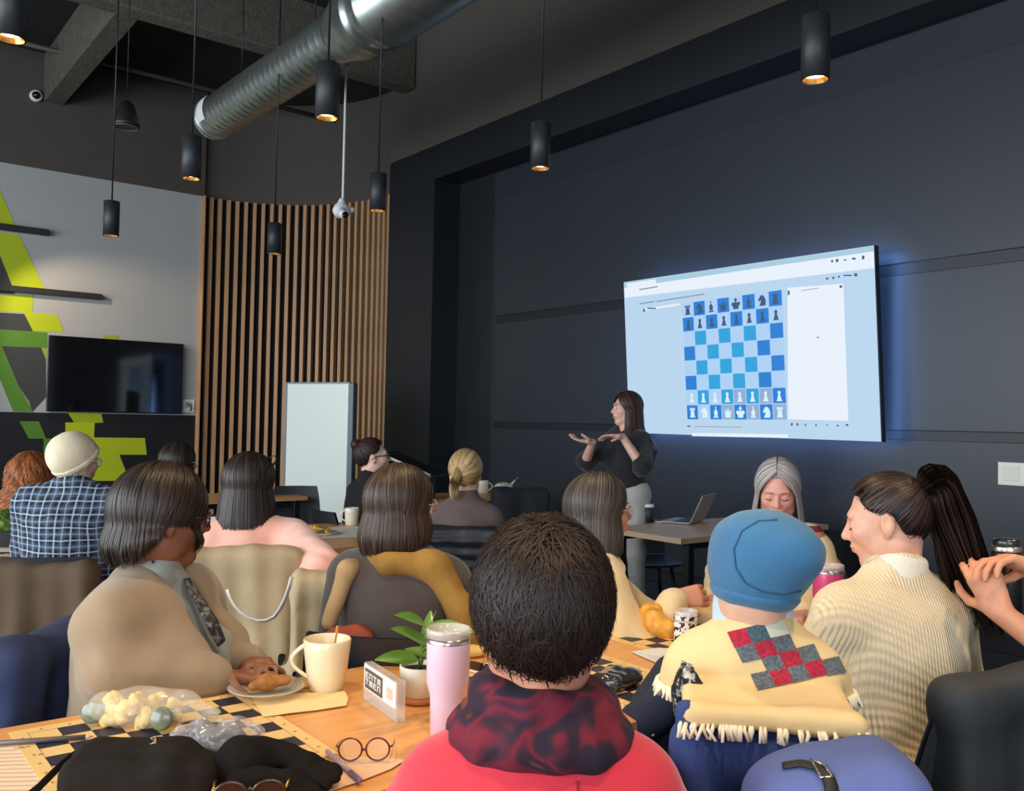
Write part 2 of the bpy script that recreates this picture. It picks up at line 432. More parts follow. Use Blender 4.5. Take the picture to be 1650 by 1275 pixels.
def unit(v): return v/(np.linalg.norm(v, axis=-1, keepdims=True)+1e-9)
HC, HR = v3(0, -0.012, 0.028), v3(0.083, 0.104, 0.100)
def hair_fall(p, m, ends, n=420, phi0=52, part=0.0, wid=0.006, flare=0.015, inturn=0.0, thick=1.0, wave=0.0, wfreq=60, back_out=0.05, S=22, crown=-0.35, name='hair', layers=1.12, bangs=None):
    """long or bobbed hair falling from a parting; ends = [(angle from the face, height of the tips above/below the head centre)]"""
    n = int(n*2.3); wid = wid*.48
    side = np.where(RNG.random(n) < 0.5, -1, 1); ph = RNG.random(n)**0.9*(180-phi0)+phi0
    if bangs:
        k = int(n*bangs[0]); ph[:k] = RNG.random(k)*(phi0)
    phi = np.radians(ph)*side
    ea = np.array([e[0] for e in ends], float); ez = np.array([e[1] for e in ends], float)
    zend = np.interp(ph, ea, ez)+RNG.normal(0, 0.006, n)
    if bangs: zend[:k] = bangs[1]+RNG.normal(0, 0.005, k)
    c = np.cos(phi)
    st = np.stack([np.full(n, part)+0.02*side, np.interp(ph, [0, phi0, 100, 140, 180], [.95, .80, .15, -.25, -.40])+RNG.normal(0, 0.07, n), np.ones(n)], 1); st = unit(st)
    lay = (1.0+(layers-1)*RNG.random(n))*thick
    eqz = np.clip((zend-HC[2])/HR[2], -0.30, 0.9)
    en = unit(np.stack([np.sin(phi), np.cos(phi), np.zeros(n)], 1)); en = np.concatenate([en[:, :2]*np.sqrt(1-eqz**2)[:, None], eqz[:, None]], 1)
    Rr = HR[None]*lay[:, None]
    L1 = 0.13; zeq = HC[2]+eqz*Rr[:, 2]*1.0
    drop = np.maximum(zeq-zend, 0.0)
    out = np.zeros((n, S, 3)); Rh, Hc = p['R'], p['H']
    s = np.linspace(0, 1, S)
    tot = L1+drop
    for i in range(S):
        d = s[i]*tot; t = np.clip(d/L1, 0, 1)[:, None]; u = slerp(st, en, t)
        q = (HC+u*Rr)*p['hscale']; ex = np.maximum(d-L1, 0)
        q = q @ Rh.T + Hc
        eh = np.concatenate([en[:, :2], np.zeros((n, 1))], 1) @ Rh.T; eh[:, 2] = 0
        fr = np.clip(ex/np.maximum(drop, 0.05), 0, 1)
        o = flare*np.sin(fr*pi*0.6)-inturn*np.clip(fr-0.55, 0, 1)**1.5*2
        bo = np.clip((Hc[2]-0.12-(q[:, 2]-ex))/0.12, 0, 1)*back_out
        q = q+eh*(o+bo)[:, None]; q[:, 2] -= ex
        if wave:
            a = wave*np.clip(s[i]*1.6, 0, 1); pz = d*wfreq+phi*7+lay*40
            q = q+np.stack([np.sin(pz)*a, np.cos(pz*1.1)*a, np.sin(pz*0.7)*a*0.5], 1)
        out[:, i] = q
    w = wid*np.interp(s, [0, 0.12, 0.8, 1], [0.5, 1, 0.9, 0.25])
    return strands(name, out, w[None], m, p['root'], Hc+Rh @ HC)
def scalp_dirs(n, lowb=-0.88, front=0.62):
    """directions over the scalp, face left free"""
    out = []
    while len(out) < n:
        v = RNG.normal(size=3); v /= np.linalg.norm(v)
        az = abs(math.degrees(atan2(v[0], v[1])))
        lim = np.interp(az, [0, 40, 60, 76, 96, 112, 180], [front, front-0.05, 0.18, -0.02, -0.12, -0.70, lowb])
        if v[2] > lim: out.append(v)
    return np.array(out)
def scalp(p, m, name='scalp_hair', s=0.985, low=-0.085, front=0.62):
    R, H = p['R'], p['H']; T = lambda q: H+R @ (v3(*q)*p['hscale'])
    return soft(name, [Ell(T(HC), HR*s*p['hscale'], R), ScalpCut(T(HC), v3(.2, .2, .2), R, front, -.88), Box(T((0, 0, low-0.1)), (0.2, 0.2, 0.1), 0.01, R, 0.01, 's'),
                Ell(T((0.085, 0.005, -0.012)), (0.03, 0.03, 0.042), R, 0.01, 's'), Ell(T((-0.085, 0.005, -0.012)), (0.03, 0.03, 0.042), R, 0.01, 's')], m, p['root'], 0.007, it=1)
def hair_pull(p, m, knot, n=420, wid=0.005, name='hair', S=12, thick=1.03, front=0.62):
    """hair combed back to a knot; knot = direction on the head"""
    n = int(n*2.2); wid = wid*.55; st = scalp_dirs(n, front=front); k = unit(v3(*knot)[None])[0]
    lay = 1+0.05*RNG.random(n); Rh, Hc = p['R'], p['H']; s = np.linspace(0, 1, S); out = np.zeros((n, S, 3))
    kk = np.broadcast_to(k, st.shape)+RNG.normal(0, 0.06, st.shape); kk = unit(kk)
    for i in range(S):
        u = slerp(st, kk, s[i]); q = (HC+u*HR*(lay*thick)[:, None])*p['hscale']; out[:, i] = q @ Rh.T+Hc
    return strands(name, out, (wid*np.interp(s, [0, 0.15, 1], [0.5, 1, 0.8]))[None], m, p['root'], Hc+Rh @ HC)
def hair_short(p, m, n=1700, length=0.05, lift=0.35, wid=0.0035, thick=1.05, name='hair', S=6, crown=(0, -0.35, 1), jit=0.35):
    st = scalp_dirs(n, lowb=-0.90, front=0.55); c = unit(v3(*crown)[None])[0]
    t = st-c*(st*c).sum(1)[:, None]; t = unit(t*1.0+RNG.normal(0, jit, st.shape)); t = t-st*(t*st).sum(1)[:, None]; t = unit(t)
    Rh, Hc = p['R'], p['H']; s = np.linspace(0, 1, S); out = np.zeros((n, S, 3)); ln = length*(0.6+0.8*RNG.random(n))
    for i in range(S):
        u = unit(st+t*(s[i]*ln/0.09)[:, None]); r = thick+lift*(s[i]-0.55*s[i]**2)*(ln/0.09)*(0.5+RNG.random(n)*0.3)
        out[:, i] = ((HC+u*HR*r[:, None])*p['hscale']) @ Rh.T+Hc
    return strands(name, out, (wid*np.interp(s, [0, 0.3, 1], [1, 1, 0.2]))[None], m, p['root'], Hc+Rh @ HC)
def lock_bundle(p, m, pts, r0, r1, n=90, wid=0.005, name='ponytail', S=20, jit=0.35, wave=0.004, ends=0.12):
    n = int(n*2.2); wid = wid*.5
    """a tail of hair along pts (local points), radius r0 at the tie, r1 mid, thinning at the tip"""
    pts = np.asarray(pts, float); k = len(pts); tt = np.linspace(0, k-1, S)
    c = np.stack([np.interp(tt, np.arange(k), pts[:, q]) for q in range(3)], 1)
    for _ in range(3): c[1:-1] = (c[:-2]+2*c[1:-1]+c[2:])/4
    T = np.gradient(c, axis=0); T = unit(T); A = unit(np.cross(T, np.array([0.3, 1, 0.1])[None])); B = np.cross(T, A)
    s = np.linspace(0, 1, S); R = np.interp(s, [0, 0.12, 0.5, 0.85, 1], [r0, r1*0.8, r1, r1*0.8, r1*0.35])
    a = RNG.random(n)*2*pi; q = np.sqrt(RNG.random(n)); out = np.zeros((n, S, 3)); lenj = 1-ends*RNG.random(n)
    for i in range(S):
        si = s[i]*lenj*(S-1); j = np.clip(si.astype(int), 0, S-2); f = (si-j)[:, None]
        cc = c[j]*(1-f)+c[j+1]*f; AA = A[j]; BB = B[j]; rr = (R[j]*(1-f[:, 0])+R[j+1]*f[:, 0])*q
        w = wave*np.sin(s[i]*9+a*3)*s[i]
        out[:, i] = cc+AA*(np.cos(a)*rr+w)[:, None]+BB*(np.sin(a)*rr)[:, None]
    return strands(name, out, (wid*np.interp(s, [0, 0.1, 0.8, 1], [0.7, 1, 0.9, 0.2]))[None], m, p['root'], c.mean(0)+np.array([0, 0, 5.0]))

# ---------------------------------------------------------------- people
def hand_prims(W, d, n, side, curl=(25, 35), spread=0.006, L=1.0, thumb=0.5):
    """W wrist, d finger direction, n palm normal, side +1 right hand / -1 left hand"""
    d = unit(np.asarray(d, float)); n = np.asarray(n, float); n = unit(n-d*(n @ d)); s = np.cross(n, d)*side   # s: towards the thumb
    P = []; W = np.asarray(W, float)
    for i, (o, fl) in enumerate(((0.030, 0.92), (0.010, 1.0), (-0.010, 0.94), (-0.029, 0.76))):
        kn = W+d*(0.088-0.004*abs(i-1))*L+s*o*L
        P.append(Cone(W+s*o*0.55*L+d*0.012, kn, 0.0135*L, 0.0105*L, 0.014))
    P.append(Ell(W+d*0.048*L+n*0.003, (0.028*L, 0.042*L, 0.013*L), np.stack([s, d, n], 1), 0.015))
    for i, (o, fl) in enumerate(((0.030, 0.92), (0.010, 1.0), (-0.010, 0.94), (-0.029, 0.76))):
        kn = W+d*(0.088-0.004*abs(i-1))*L+s*o*L; c1, c2 = radians(curl[0]+4*i), radians(curl[0]+curl[1]+6*i); c3 = c2+radians(curl[1]*0.7)
        sp = s*spread*(1.5-i)*6
        q1 = kn+(d*cos(c1)+n*sin(c1)+sp)*0.042*fl*L; q2 = q1+(d*cos(c2)+n*sin(c2)+sp*0.5)*0.028*fl*L; q3 = q2+(d*cos(c3)+n*sin(c3))*0.021*fl*L
        P += [Cone(kn, q1, 0.0098*L, 0.0088*L, 0.003), Cone(q1, q2, 0.0088*L, 0.0080*L, 0.003), Cone(q2, q3, 0.0080*L, 0.0066*L, 0.003)]
    t0 = W+d*0.022*L+s*0.022*L; t1 = t0+(d*0.45+s*0.75+n*thumb)*0.040*L; t2 = t1+unit(d*0.85+s*0.35+n*thumb*0.9)*0.033*L; t3 = t2+unit(d*0.95+s*0.0+n*thumb)*0.026*L
    P += [Cone(t0, t1, 0.0150*L, 0.0115*L, 0.012), Cone(t1, t2, 0.0112*L, 0.0098*L, 0.003), Cone(t2, t3, 0.0098*L, 0.0078*L, 0.003)]
    return P
def head_prims(H, R, s=1.0, neck=None, jaw=1.0):
    T = lambda x, y, z: H+R @ (v3(x, y, z)*s)
    E = lambda c, r, k, op='u', q=None: Ell(T(*c), v3(*r)*s, R if q is None else R @ q, k*s, op)
    C = lambda a, b, ra, rb, k: Cone(T(*a), T(*b), ra*s, rb*s, k*s)
    P = [E((0, -.014, .035), (.075, .096, .086), .02), E((0, .024, -.028), (.060*jaw, .068, .082), .035), E((0, .072, -.092), (.026, .020, .020), .03),
         E((.048*jaw, .005, -.060), (.022, .040, .032), .03), E((-.048*jaw, .005, -.060), (.022, .040, .032), .03),
         E((0, .081, .034), (.052, .014, .012), .02), E((.036, .064, -.014), (.025, .026, .022), .03), E((-.036, .064, -.014), (.025, .026, .022), .03)]
    for x in (.031, -.031): P.append(E((x, .099, .011), (.019, .015, .012), .012, 's'))
    for x in (.031, -.031): P += [E((x, .0775, .009), (.0165, .0125, .0115), .006)]
    P += [C((0, .089, .022), (0, .113, -.017), .0075, .0125, .012), E((.0115, .100, -.023), (.0095, .011, .008), .007), E((-.0115, .100, -.023), (.0095, .011, .008), .007),
          E((0, .088, -.050), (.028, .016, .020), .015), E((0, .1015, -.0465), (.021, .0075, .0055), .005), E((0, .0995, -.0575), (.019, .008, .0065), .005), E((0, .112, -.0518), (.024, .010, .0014), .003, 's')]
    for x in (1, -1):
        q = rotm(yaw=20*x, pitch=-8)
        P += [E((.079*x, -.008, .000), (.0085, .019, .032), .008, 'u', q), E((.090*x, -.004, .006), (.008, .011, .018), .006, 's', q), E((.076*x, .000, -.026), (.008, .010, .011), .006)]
    return P
def ik(S, Wr, l1, l2, hint):
    S = np.asarray(S, float); Wr = np.asarray(Wr, float); v = Wr-S; L = np.linalg.norm(v); l = min(L, (l1+l2)*0.995); u = v/L
    a = (l1*l1-l2*l2+l*l)/(2*l); h = sqrt(max(l1*l1-a*a, 0)); hv = np.asarray(hint, float); hv = hv-u*(hv @ u); hv /= np.linalg.norm(hv)+1e-9
    return S+u*a+hv*h
LEGS = {}
def person(label, pos, depth, face, body, skin, pitch=0, roll=0, w=1.0, dp=1.0, belly=0.0, bust=0.0, lean=0.06, stand=False, hands=None, elbows=None, hscale=1.0, h=0.013, fh=0.006,
           hand_detail=False, jaw=1.0, trousers=(40, 42, 50), group=None, shx=0.0, neck_r=0.052, hand_kw=None, closed=False, sdz=0.0):
    Wp = at(pos[0], pos[1], depth=depth); ba = radians(body); ca, sa = cos(ba), sin(ba)
    base = v3(Wp[0]-sa*lean-ca*shx, Wp[1]-ca*lean+sa*shx, 0)
    root = thing('person', label, 'person', tuple(base), -ba, group)
    p = dict(root=root, base=base, R=rotm(face-body, pitch, roll), H=v3(shx, lean, Wp[2]), w=w)
    p['world'] = lambda q: base+v3(q[0]*ca+q[1]*sa, -q[0]*sa+q[1]*ca, q[2])
    p['local'] = lambda q: v3((q[0]-base[0])*ca-(q[1]-base[1])*sa, (q[0]-base[0])*sa+(q[1]-base[1])*ca, q[2])
    p['dirl'] = lambda q: v3(q[0]*ca-q[1]*sa, q[0]*sa+q[1]*ca, q[2])
    p['hd'] = lambda x, y, z: p['H']+p['R'] @ (v3(x, y, z)*hscale)
    H, R = p['H'], p['R']; hz = H[2]
    sz = hz-0.222*hscale+sdz; sy = lean*0.72; pel = v3(0, 0, 0.95 if stand else 0.56); sh = v3(shx*0.8, sy, sz)
    lerp = lambda t: pel+(sh-pel)*t
    sx = 0.128*w; nb = v3(shx*0.85, lean*0.8, sz+0.060)
    p.update(sz=sz, sh=sh, nb=nb, pel=pel, sx=sx)
    T = [Ell(pel, (.165*w, .130*dp, .115), k=.05), Ell(lerp(.42)+v3(0, .015+.03*belly, 0), ((.145+.02*belly)*w, (.112+.05*belly)*dp, .17), k=.06), Ell(lerp(.78), (.150*w, .108*dp, .155), k=.06),
         Cone(sh+v3(-sx, 0, 0), sh+v3(sx, 0, 0), .055*dp, .055*dp, .05), Cone(nb+v3(0, 0, .01), sh+v3(-sx*.72, 0, .012), .046, .042, .05), Cone(nb+v3(0, 0, .01), sh+v3(sx*.72, 0, .012), .046, .042, .05)]
    if bust: T += [Ell(lerp(.70)+v3(x*.075*w, .095*dp, 0), (.065, .06*bust, .065), k=.04) for x in (1, -1)]
    arms = []
    for i, x in enumerate((1, -1)):      # right, left
        S = sh+v3(x*(sx+.026), 0, -.016)
        Wr = None if hands is None else hands[i]
        if Wr is None: Wr = v3(x*.13, .33+lean*.5, .66 if not stand else .9)
        if isinstance(Wr, tuple) and Wr[0] == 'w': Wr = p['local'](at(Wr[1], Wr[2], depth=Wr[3]))
        Wr = np.asarray(Wr, float); hint = (elbows[i] if elbows and elbows[i] is not None else (x*.6, -.5, -.8))
        El = p['local'](at(hint[1], hint[2], depth=hint[3])) if hint[0] == 'w' else ik(S, Wr, .285, .255, hint)
        v = Wr-El; Lw = np.linalg.norm(v)
        if Lw > .27: Wr = El+v/Lw*.262
        arms.append((S, El, Wr, x))
    p['arms'] = arms
    P = list(T)
    for S, El, Wr, x in arms: P += [Cone(S, El, .047*w**.5, .039, .03), Cone(El, Wr, .039, .026, .012)]
    fines = [(H-.135, H+.135, fh)]
    for i, (S, El, Wr, x) in enumerate(arms):
        kw = dict((hand_kw[i] if hand_kw and hand_kw[i] else {}))
        if 'wd' in kw: kw['d'] = p['dirl'](kw.pop('wd'))
        if 'wn' in kw: kw['n'] = p['dirl'](kw.pop('wn'))
        d = kw.pop('d', None)
        if d is None: d = unit(Wr-El)+v3(-x*.2, 0, -.15)
        n = kw.pop('n', v3(0, 0.1, -1)); P += hand_prims(Wr, d, n, x, **kw)
        if hand_detail and (hand_detail is True or hand_detail[i]): fines.append((Wr-.12, Wr+.12, .0055))
    for x in (1, -1):
        if stand: hp, kn, an = v3(x*.085, 0, .92), v3(x*.1, .015, .50), v3(x*.1, -.02, .09)
        else: hp, kn, an = v3(x*.085, .03, .545), v3(x*.115, .40, .51), v3(x*.12, .36, .09)
        P += [Cone(hp, kn, .078, .052, .03), Cone(kn, an, .05, .034, .02), Cone(an, an+v3(x*.01, .15, -.035), .036, .026, .02)]
    P.append(Cone(nb-v3(0, 0, .03), p['hd'](0, -.022, -.055), .058, neck_r, .025))
    P += head_prims(H, R, hscale, jaw=jaw)
    if closed: P += [Ell(p['hd'](x*.031, .0815, .0085), v3(.0165, .0125, .0125)*hscale, R, .004) for x in (1, -1)]
    lipm = mat('lips_%d' % skin[0], tuple(int(c*f) for c, f in zip(skin, (.90, .72, .70))), .4)
    sk = mat('skin_%d_%d_%d' % skin, skin, .5, noise=(60, .05), bump=(220, .05)); sk.node_tree.nodes['Principled BSDF'].inputs['Subsurface Weight'].default_value = .12
    sk.node_tree.nodes['Principled BSDF'].inputs['Subsurface Radius'].default_value = (.012, .005, .003)
    sk.node_tree.nodes['Principled BSDF'].inputs['Subsurface Scale'].default_value = .6
    def cls(c):
        q = ((c-H) @ R)/hscale
        return (((np.abs(q[:, 0]) < .0225*(1-((q[:, 2]+.052)/.018)**2*.3)) & (q[:, 1] > .088) & (q[:, 2] > -.0645) & (q[:, 2] < -.0425+.004*np.cos(q[:, 0]*260))) & (np.abs(q[:, 2]+.0535) < .0115*(1-(q[:, 0]/.024)**2)+.0012)).astype(np.int32)
    p['body'] = soft('body', P, sk, root, h, fines, None, 0, mats=(sk, lipm), classify=cls)
    # eyes and brows
    ew, ei = mat('eye_white', (225, 220, 215), .25), mat('iris_dark', (38, 25, 18), .15)
    for x in (() if closed else (1, -1)):
        e = MB(); c = p['hd'](x*.031, .0800, .0095); r = .0118*hscale; M = Matrix.Translation(Vector(c)) @ Matrix([list(a) for a in R]).to_4x4() @ Matrix.Rotation(-pi/2, 4, 'X')
        prof = [(r*sin(t), r*cos(t)) for t in np.linspace(pi, 0, 13)]; e.lathe(prof[:-3], 14, M=M, mi=0); e.lathe([(a*1.02, b*1.02) for a, b in prof[-4:]], 14, M=M, mi=1)
        me = e.mesh('eye', (ew, ei)); link('eye', me, None, root)
    if closed:
        for x in (1, -1): MB().tube([p['hd'](x*(.031+a), .0955-abs(a+.002)*.42, .0035-.004*cos(a*90)) for a in np.linspace(-.015, .017, 9)], [.0006, .0012, .0016, .0018, .0018, .0018, .0018, .0014, .0008], 5).build('eyelashes', mat('lash_dark', (40, 28, 24), .7), root)
    p['T'] = T; p['lerp'] = lerp; p['hscale'] = hscale; p['dp'] = dp
    # trousers and shoes
    key = stand
    if key not in LEGS:
        tp = [Ell(pel, (.185*1, .150, .125), k=.05)]
        sp = []
        for x in (1, -1):
            if stand: hp, kn, an = v3(x*.085, 0, .92), v3(x*.1, .015, .50), v3(x*.1, -.02, .12)
            else: hp, kn, an = v3(x*.085, .03, .545), v3(x*.115, .40, .51), v3(x*.12, .36, .12)
            tp += [Cone(hp, kn, .092, .066, .04), Cone(kn, an, .066, .055, .03)]
            a = v3(an[0], an[1], .065)
            sp.append([Cone(a+v3(0, -.03, -.012), a+v3(x*.012, .17, -.025), .045, .040, .02), Cone(a, a+v3(0, 0, .04), .045, .044, .03), Box(a+v3(x*.006, .06, -.18), (.1, .3, .12), .005, None, .003, 's')])
        V, Q = sdf(tp, .016, disp=folds(.004, 26)); V = relax(V, Q, 1); sh_ = []
        for s_ in sp:
            v2, q2 = sdf(s_, .012); sh_.append(mesh_np('shoe', relax(v2, q2, 1), q2, True, (mat('shoe_black', (24, 23, 24), .5),)))
        LEGS[key] = (mesh_np('trousers', V, Q, True, (mat('trouser_base', (40, 42, 50), .85),)), sh_)
    tm, sm_ = LEGS[key]
    o = link('trousers', tm, None, root); o.material_slots[0].link = 'OBJECT'; o.material_slots[0].material = mat('trousers_%d_%d_%d' % trousers, trousers, .85, noise=(30, .08))
    for s_ in sm_: link('shoe', s_, None, root)
    return p
def grow(q, g):
    if isinstance(q, Cone): return Cone(q.a, q.b, q.ra+g, q.rb+g, q.k, q.op)
    if isinstance(q, Box): return Box(q.c, q.r+g, q.rnd+g, q.R, q.k, q.op)
    return Ell(q.c, q.r+g, q.R, q.k, q.op)
def top(p, m, name='sweater', g=0.014, sg=0.016, cuff=0.03, hem=None, neck='crew', wr=0.004, h=0.011, f=24, extra=(), sleeves=(1, 1), mats=None, classify=None, bulk=0.0, s=0.0, short=None):
    """garment over the torso and arms; short = fraction of the forearm covered"""
    pel, sz = p['pel'], p['sz']
    g = g*.75; P = [grow(t, g) for t in p['T']]
    for i, (S, El, Wr, x) in enumerate(p['arms']):
        if not sleeves[i]: continue
        fr = 0.93 if short is None else short[i]
        e = El+(Wr-El)*fr
        P += [Cone(S, El, .044*p['w']**.5+sg*.8+bulk*.7, .040+sg*.8+bulk*.6, .03), Cone(El, e, .040+sg*.8+bulk*.6, .030+sg*.8, .014)]
    nb, H = p['nb'], p['H']; n1 = p['hd'](0, -.022, -.055)
    if neck == 'turtle':
        ax = unit(n1-nb); P.append(Cone(nb, nb+ax*.062, .074, .070, .02)); P.append(Box(nb+ax*(.085+.06), (.2, .2, .06), .005, np.stack([unit(np.cross([0, 1, 0], ax)), unit(np.cross(ax, np.cross([0, 1, 0], ax))), ax], 1), .006, 's'))
    elif neck == 'collar':
        ax = unit(n1-nb); P.append(Cone(nb, nb+ax*.052, .078, .070, .02)); P.append(Cone(nb+ax*.02, n1+ax*.1, .056, .06, .006, 's'))
    elif neck == 'crew': P.append(Cone(nb+v3(0, .012, .012), n1+v3(0, .02, .06), .060, .064, .008, 's'))
    elif neck == 'scoop': P += [Cone(nb+v3(0, .01, .0), n1+v3(0, 0, .06), .072, .07, .01, 's'), Ell(nb+v3(0, .09, -.02), (.07, .07, .07), None, .01, 's')]
    zz = hem if hem is not None else pel[2]-.08
    P.append(Box((0, 0, zz-.2), (.6, .6, .2), .005, None, .01, 's'))
    P += list(extra)
    dz = folds(wr, f, s)
    arms = p['arms']
    def disp(X, Y, Z):
        d = dz(X, Y, Z)
        for S, El, Wr, x in arms:
            r2 = (X-El[0])**2+(Y-El[1])**2+(Z-El[2])**2
            d = d+np.exp(-r2/.010)*wr*1.1*np.sin(95*(X*.5+Y*.6+Z*.9))
        return d
    return soft(name, P, m, p['root'], h, (), disp, 1, mats=mats, classify=classify)
def glasses(p, m, rx=.024, rz=.019, wire=.0018, name='glasses', lens=True, parent=None):
    r = MB(); R = Matrix([list(a) for a in p['R']]); hs = p['hscale']
    g = lambda x, y, z: p['hd'](x, y, z)
    for x in (1, -1):
        r.tube([g(x*.033+rx*cos(t), .107-.006*abs(cos(t))*(1 if cos(t)*x > 0 else 0), .006+rz*sin(t)) for t in np.linspace(0, 2*pi, 24, endpoint=False)], wire, 6, closed=True)
        r.tube([g(x*(.033+rx), .102, .010), g(x*.080, .085, .014), g(x*.086, .02, .012), g(x*.086, -.015, -.008)], wire, 6)
    r.tube([g(-.010, .109, .009), g(0, .113, .012), g(.010, .109, .009)], wire, 6)
    o = r.build(name, m, p['root'])
    if lens:
        l = MB()
        for x in (1, -1):
            l.add([g(x*.033+rx*.97*cos(t), .106, .006+rz*.97*sin(t)) for t in np.linspace(0, 2*pi, 20, endpoint=False)], [tuple(range(20))])
            l.add([g(x*.033+rx*.97*cos(t), .1052, .006+rz*.97*sin(t)) for t in np.linspace(0, 2*pi, 20, endpoint=False)], [tuple(range(20))])
        l.build('lens', mat('spectacle_lens', (255, 255, 255), .02, alpha=.12, spec=.8), o)
    return o
def brows(p, m):
    b = MB()
    for x in (1, -1): b.tube([p['hd'](x*a, y, z) for a, y, z in ((.012, .1000, .031), (.024, .0985, .0355), (.036, .0925, .035), (.047, .081, .029))], [.003, .0042, .0036, .0015], 6, flat=.6)
    return b.build('eyebrows', m, p['root'])

# ---------------------------------------------------------------- chairs
CH = None
def chair(loc, az, label, group=None, color=None, back=True):
    """moulded shell chair on four splayed legs; local +Y is the sitter's front"""
    global CH
    if CH is None:
        seat = MB()
        def sf(u, v):
            a = (u-.5)*2; t = v
            y = .24-.46*t; z = .445+.012*a*a*1.0-.02*sin(t*pi)+(.02 if t < .06 else 0)*-1
            return (a*(.225-.015*abs(t-.5)), y, z)
        seat.grid(sf, 10, 10); seat.grid(lambda u, v: tuple(np.array(sf(u, v))-np.array((0, 0, .014))), 10, 10)
        bk = MB()
        def bf(u, v):
            a = (u-.5)*2; z = .455+.375*v; y = -.205-.075*v+.045*a*a*(1-.3*v)
            return (a*(.215-.03*v**3), y, z)
        bk.grid(bf, 10, 10); bk.grid(lambda u, v: tuple(np.array(bf(u, v))-np.array((0, .014, 0))), 10, 10)
        lg = [MB().tube([(x*.16, y*.15, .425), (x*.205, y*.21-.0, .004)], [.014, .010], 10).mesh('leg', ()) for x in (1, -1) for y in (1, -1)]
        CH = (seat.mesh('seat', ()), bk.mesh('backrest', ()), lg)
        for me in (CH[0], CH[1], *lg): me.materials.append(mat('chair_charcoal', (38, 40, 44), .55))
    m = mat('chair_%s' % str(color), color or (34, 36, 41), .55); ml = mat('chair_leg_black', (20, 20, 21), .4, .3)
    r = thing('chair', label, 'chair', (loc[0], loc[1], 0), -radians(az), group or 'meeting chairs')
    for nm, me, mm in [('seat', CH[0], m), ('backrest', CH[1], m)]+[('leg', l, ml) for l in CH[2]]:
        o = link(nm, me, None, r); o.material_slots[0].link = 'OBJECT'; o.material_slots[0].material = mm
    return r
def coat(name, label, cat, loc, az, wdt, ztop, zbot, m, th=.068, fold=.016, fr=26, flare=.05, s=0.0, extra=(), mats=None, roll=0.0, h=.010, parts=()):
    """a garment hung over a chair back: hangs down in vertical folds; local Y = thickness"""
    hh = (ztop-zbot)/2; zc = (ztop+zbot)/2
    P = [Cone((-wdt*.5+.045, 0, ztop-.05), (wdt*.5-.045, 0, ztop-.05+roll), .055, .055, .03), Box((0, 0, zc), (wdt*.5, th, hh), .03, None, .05), Box((0, -.01, zbot+hh*.4), (wdt*.5+flare, th*1.1, hh*.4), .03, None, .08)]+list(extra)
    def disp(X, Y, Z):
        t = np.clip((ztop-Z)/(ztop-zbot), 0, 1)
        return fold*(.25+.75*t**.7)*(np.sin(fr*X*(1+.15*np.sin(Z*5+s))+s*3+.8*np.sin(Z*7+s))+.5*np.sin(fr*2.3*X+s+2*Z))+.003*nz(X, Y, Z, 30, s)
    o = soft(name, P, m, None, h, (), disp, 2, mats=mats); o.location = (loc[0], loc[1], 0); o.rotation_euler = (0, 0, -radians(az))
    return tag(o, label, cat)
# ================================================================ THE ROOM
XW, XF, YB, ZU, ZC = 6.24, 5.87, 13.2, 4.73, 6.2
m_blue = mat('blue_black_paint', (20, 23, 29), .45, noise=(3, .06), bump=(120, .03))
m_panel = mat('slate_panel', (37, 42, 49), .42, noise=(2, .05), bump=(90, .03))
m_strip = mat('slate_strip', (17, 21, 28), .45)
m_brown = mat('dark_brown_paint', (78, 71, 65), .8, noise=(3, .05))
m_ceil = mat('ceiling_deck', (32, 28, 26), .9, noise=(4, .25), bump=(10, .3))
m_beam = mat('fireproofed_beam', (88, 82, 74), .95, noise=(14, .22), bump=(30, 1.0))
m_white = mat('white_wall_paint', (170, 170, 169), .7, noise=(2, .02), bump=(150, .03))
m_floor = mat('dark_carpet', (58, 56, 56), .95, noise=(40, .2), bump=(200, .3))
m_black = mat('black_wainscot', (22, 22, 24), .5)
m_slat = wood('slat_oak', (196, 156, 116), (168, 126, 88), 1.0, 'Z', .5)
m_dark = mat('slat_backing', (16, 14, 13), .9)
m_blackmetal = mat('black_metal', (22, 24, 27), .42, .2)
m_steel = mat('galvanised_steel', (178, 186, 182), .34, .95, noise=(9, .12))

struct(MB().box((-7, -5, -.1), (7.2, 14.5, 0)).build('floor', m_floor))
struct(MB().box((-7, -5, ZC), (7.2, 14.5, ZC+.2)).build('ceiling', m_ceil))
# presentation wall: recess with panels, face and column, upper wall
wr = struct(MB().box((XW, -5, 0), (XW+.2, 9.03, 4.33)).build('wall_right', m_blue))
MB().box((XF, -5, 4.32), (XW+.2, 9.03, ZU)).box((XF, 9.03, 0), (XW+.9, 10.08, ZU)).build('frame', m_blue, wr)
MB().box((XF, -5, ZU), (XW+.9, 10.08, ZC)).build('upper_wall', m_brown, wr)
for z0, z1 in ((.12, 1.372), (1.438, 2.560), (2.645, 4.005)):
    MB().box((XW-.025, -5, z0), (XW+.01, 8.22, z1), b=.004).build('panel', m_panel, wr)
MB().box((XW-.010, -5, 1.372), (XW+.01, 8.22, 1.438)).build('strip', m_strip, wr)
MB().box((XW-.010, -5, 2.560), (XW+.01, 8.22, 2.645)).build('strip', m_strip, wr)
MB().box((XW-.016, -5, 4.005), (XW+.01, 8.30, 4.30)).box((XW-.016, 8.22, .12), (XW+.01, 8.30, 4.005)).build('surround', mat('slate_surround', (32, 37, 46), .45), wr)
struct(MB().box((XW-.035, -5, 0), (XW+.01, 8.3, .12), b=.004).build('baseboard_right', m_blue))

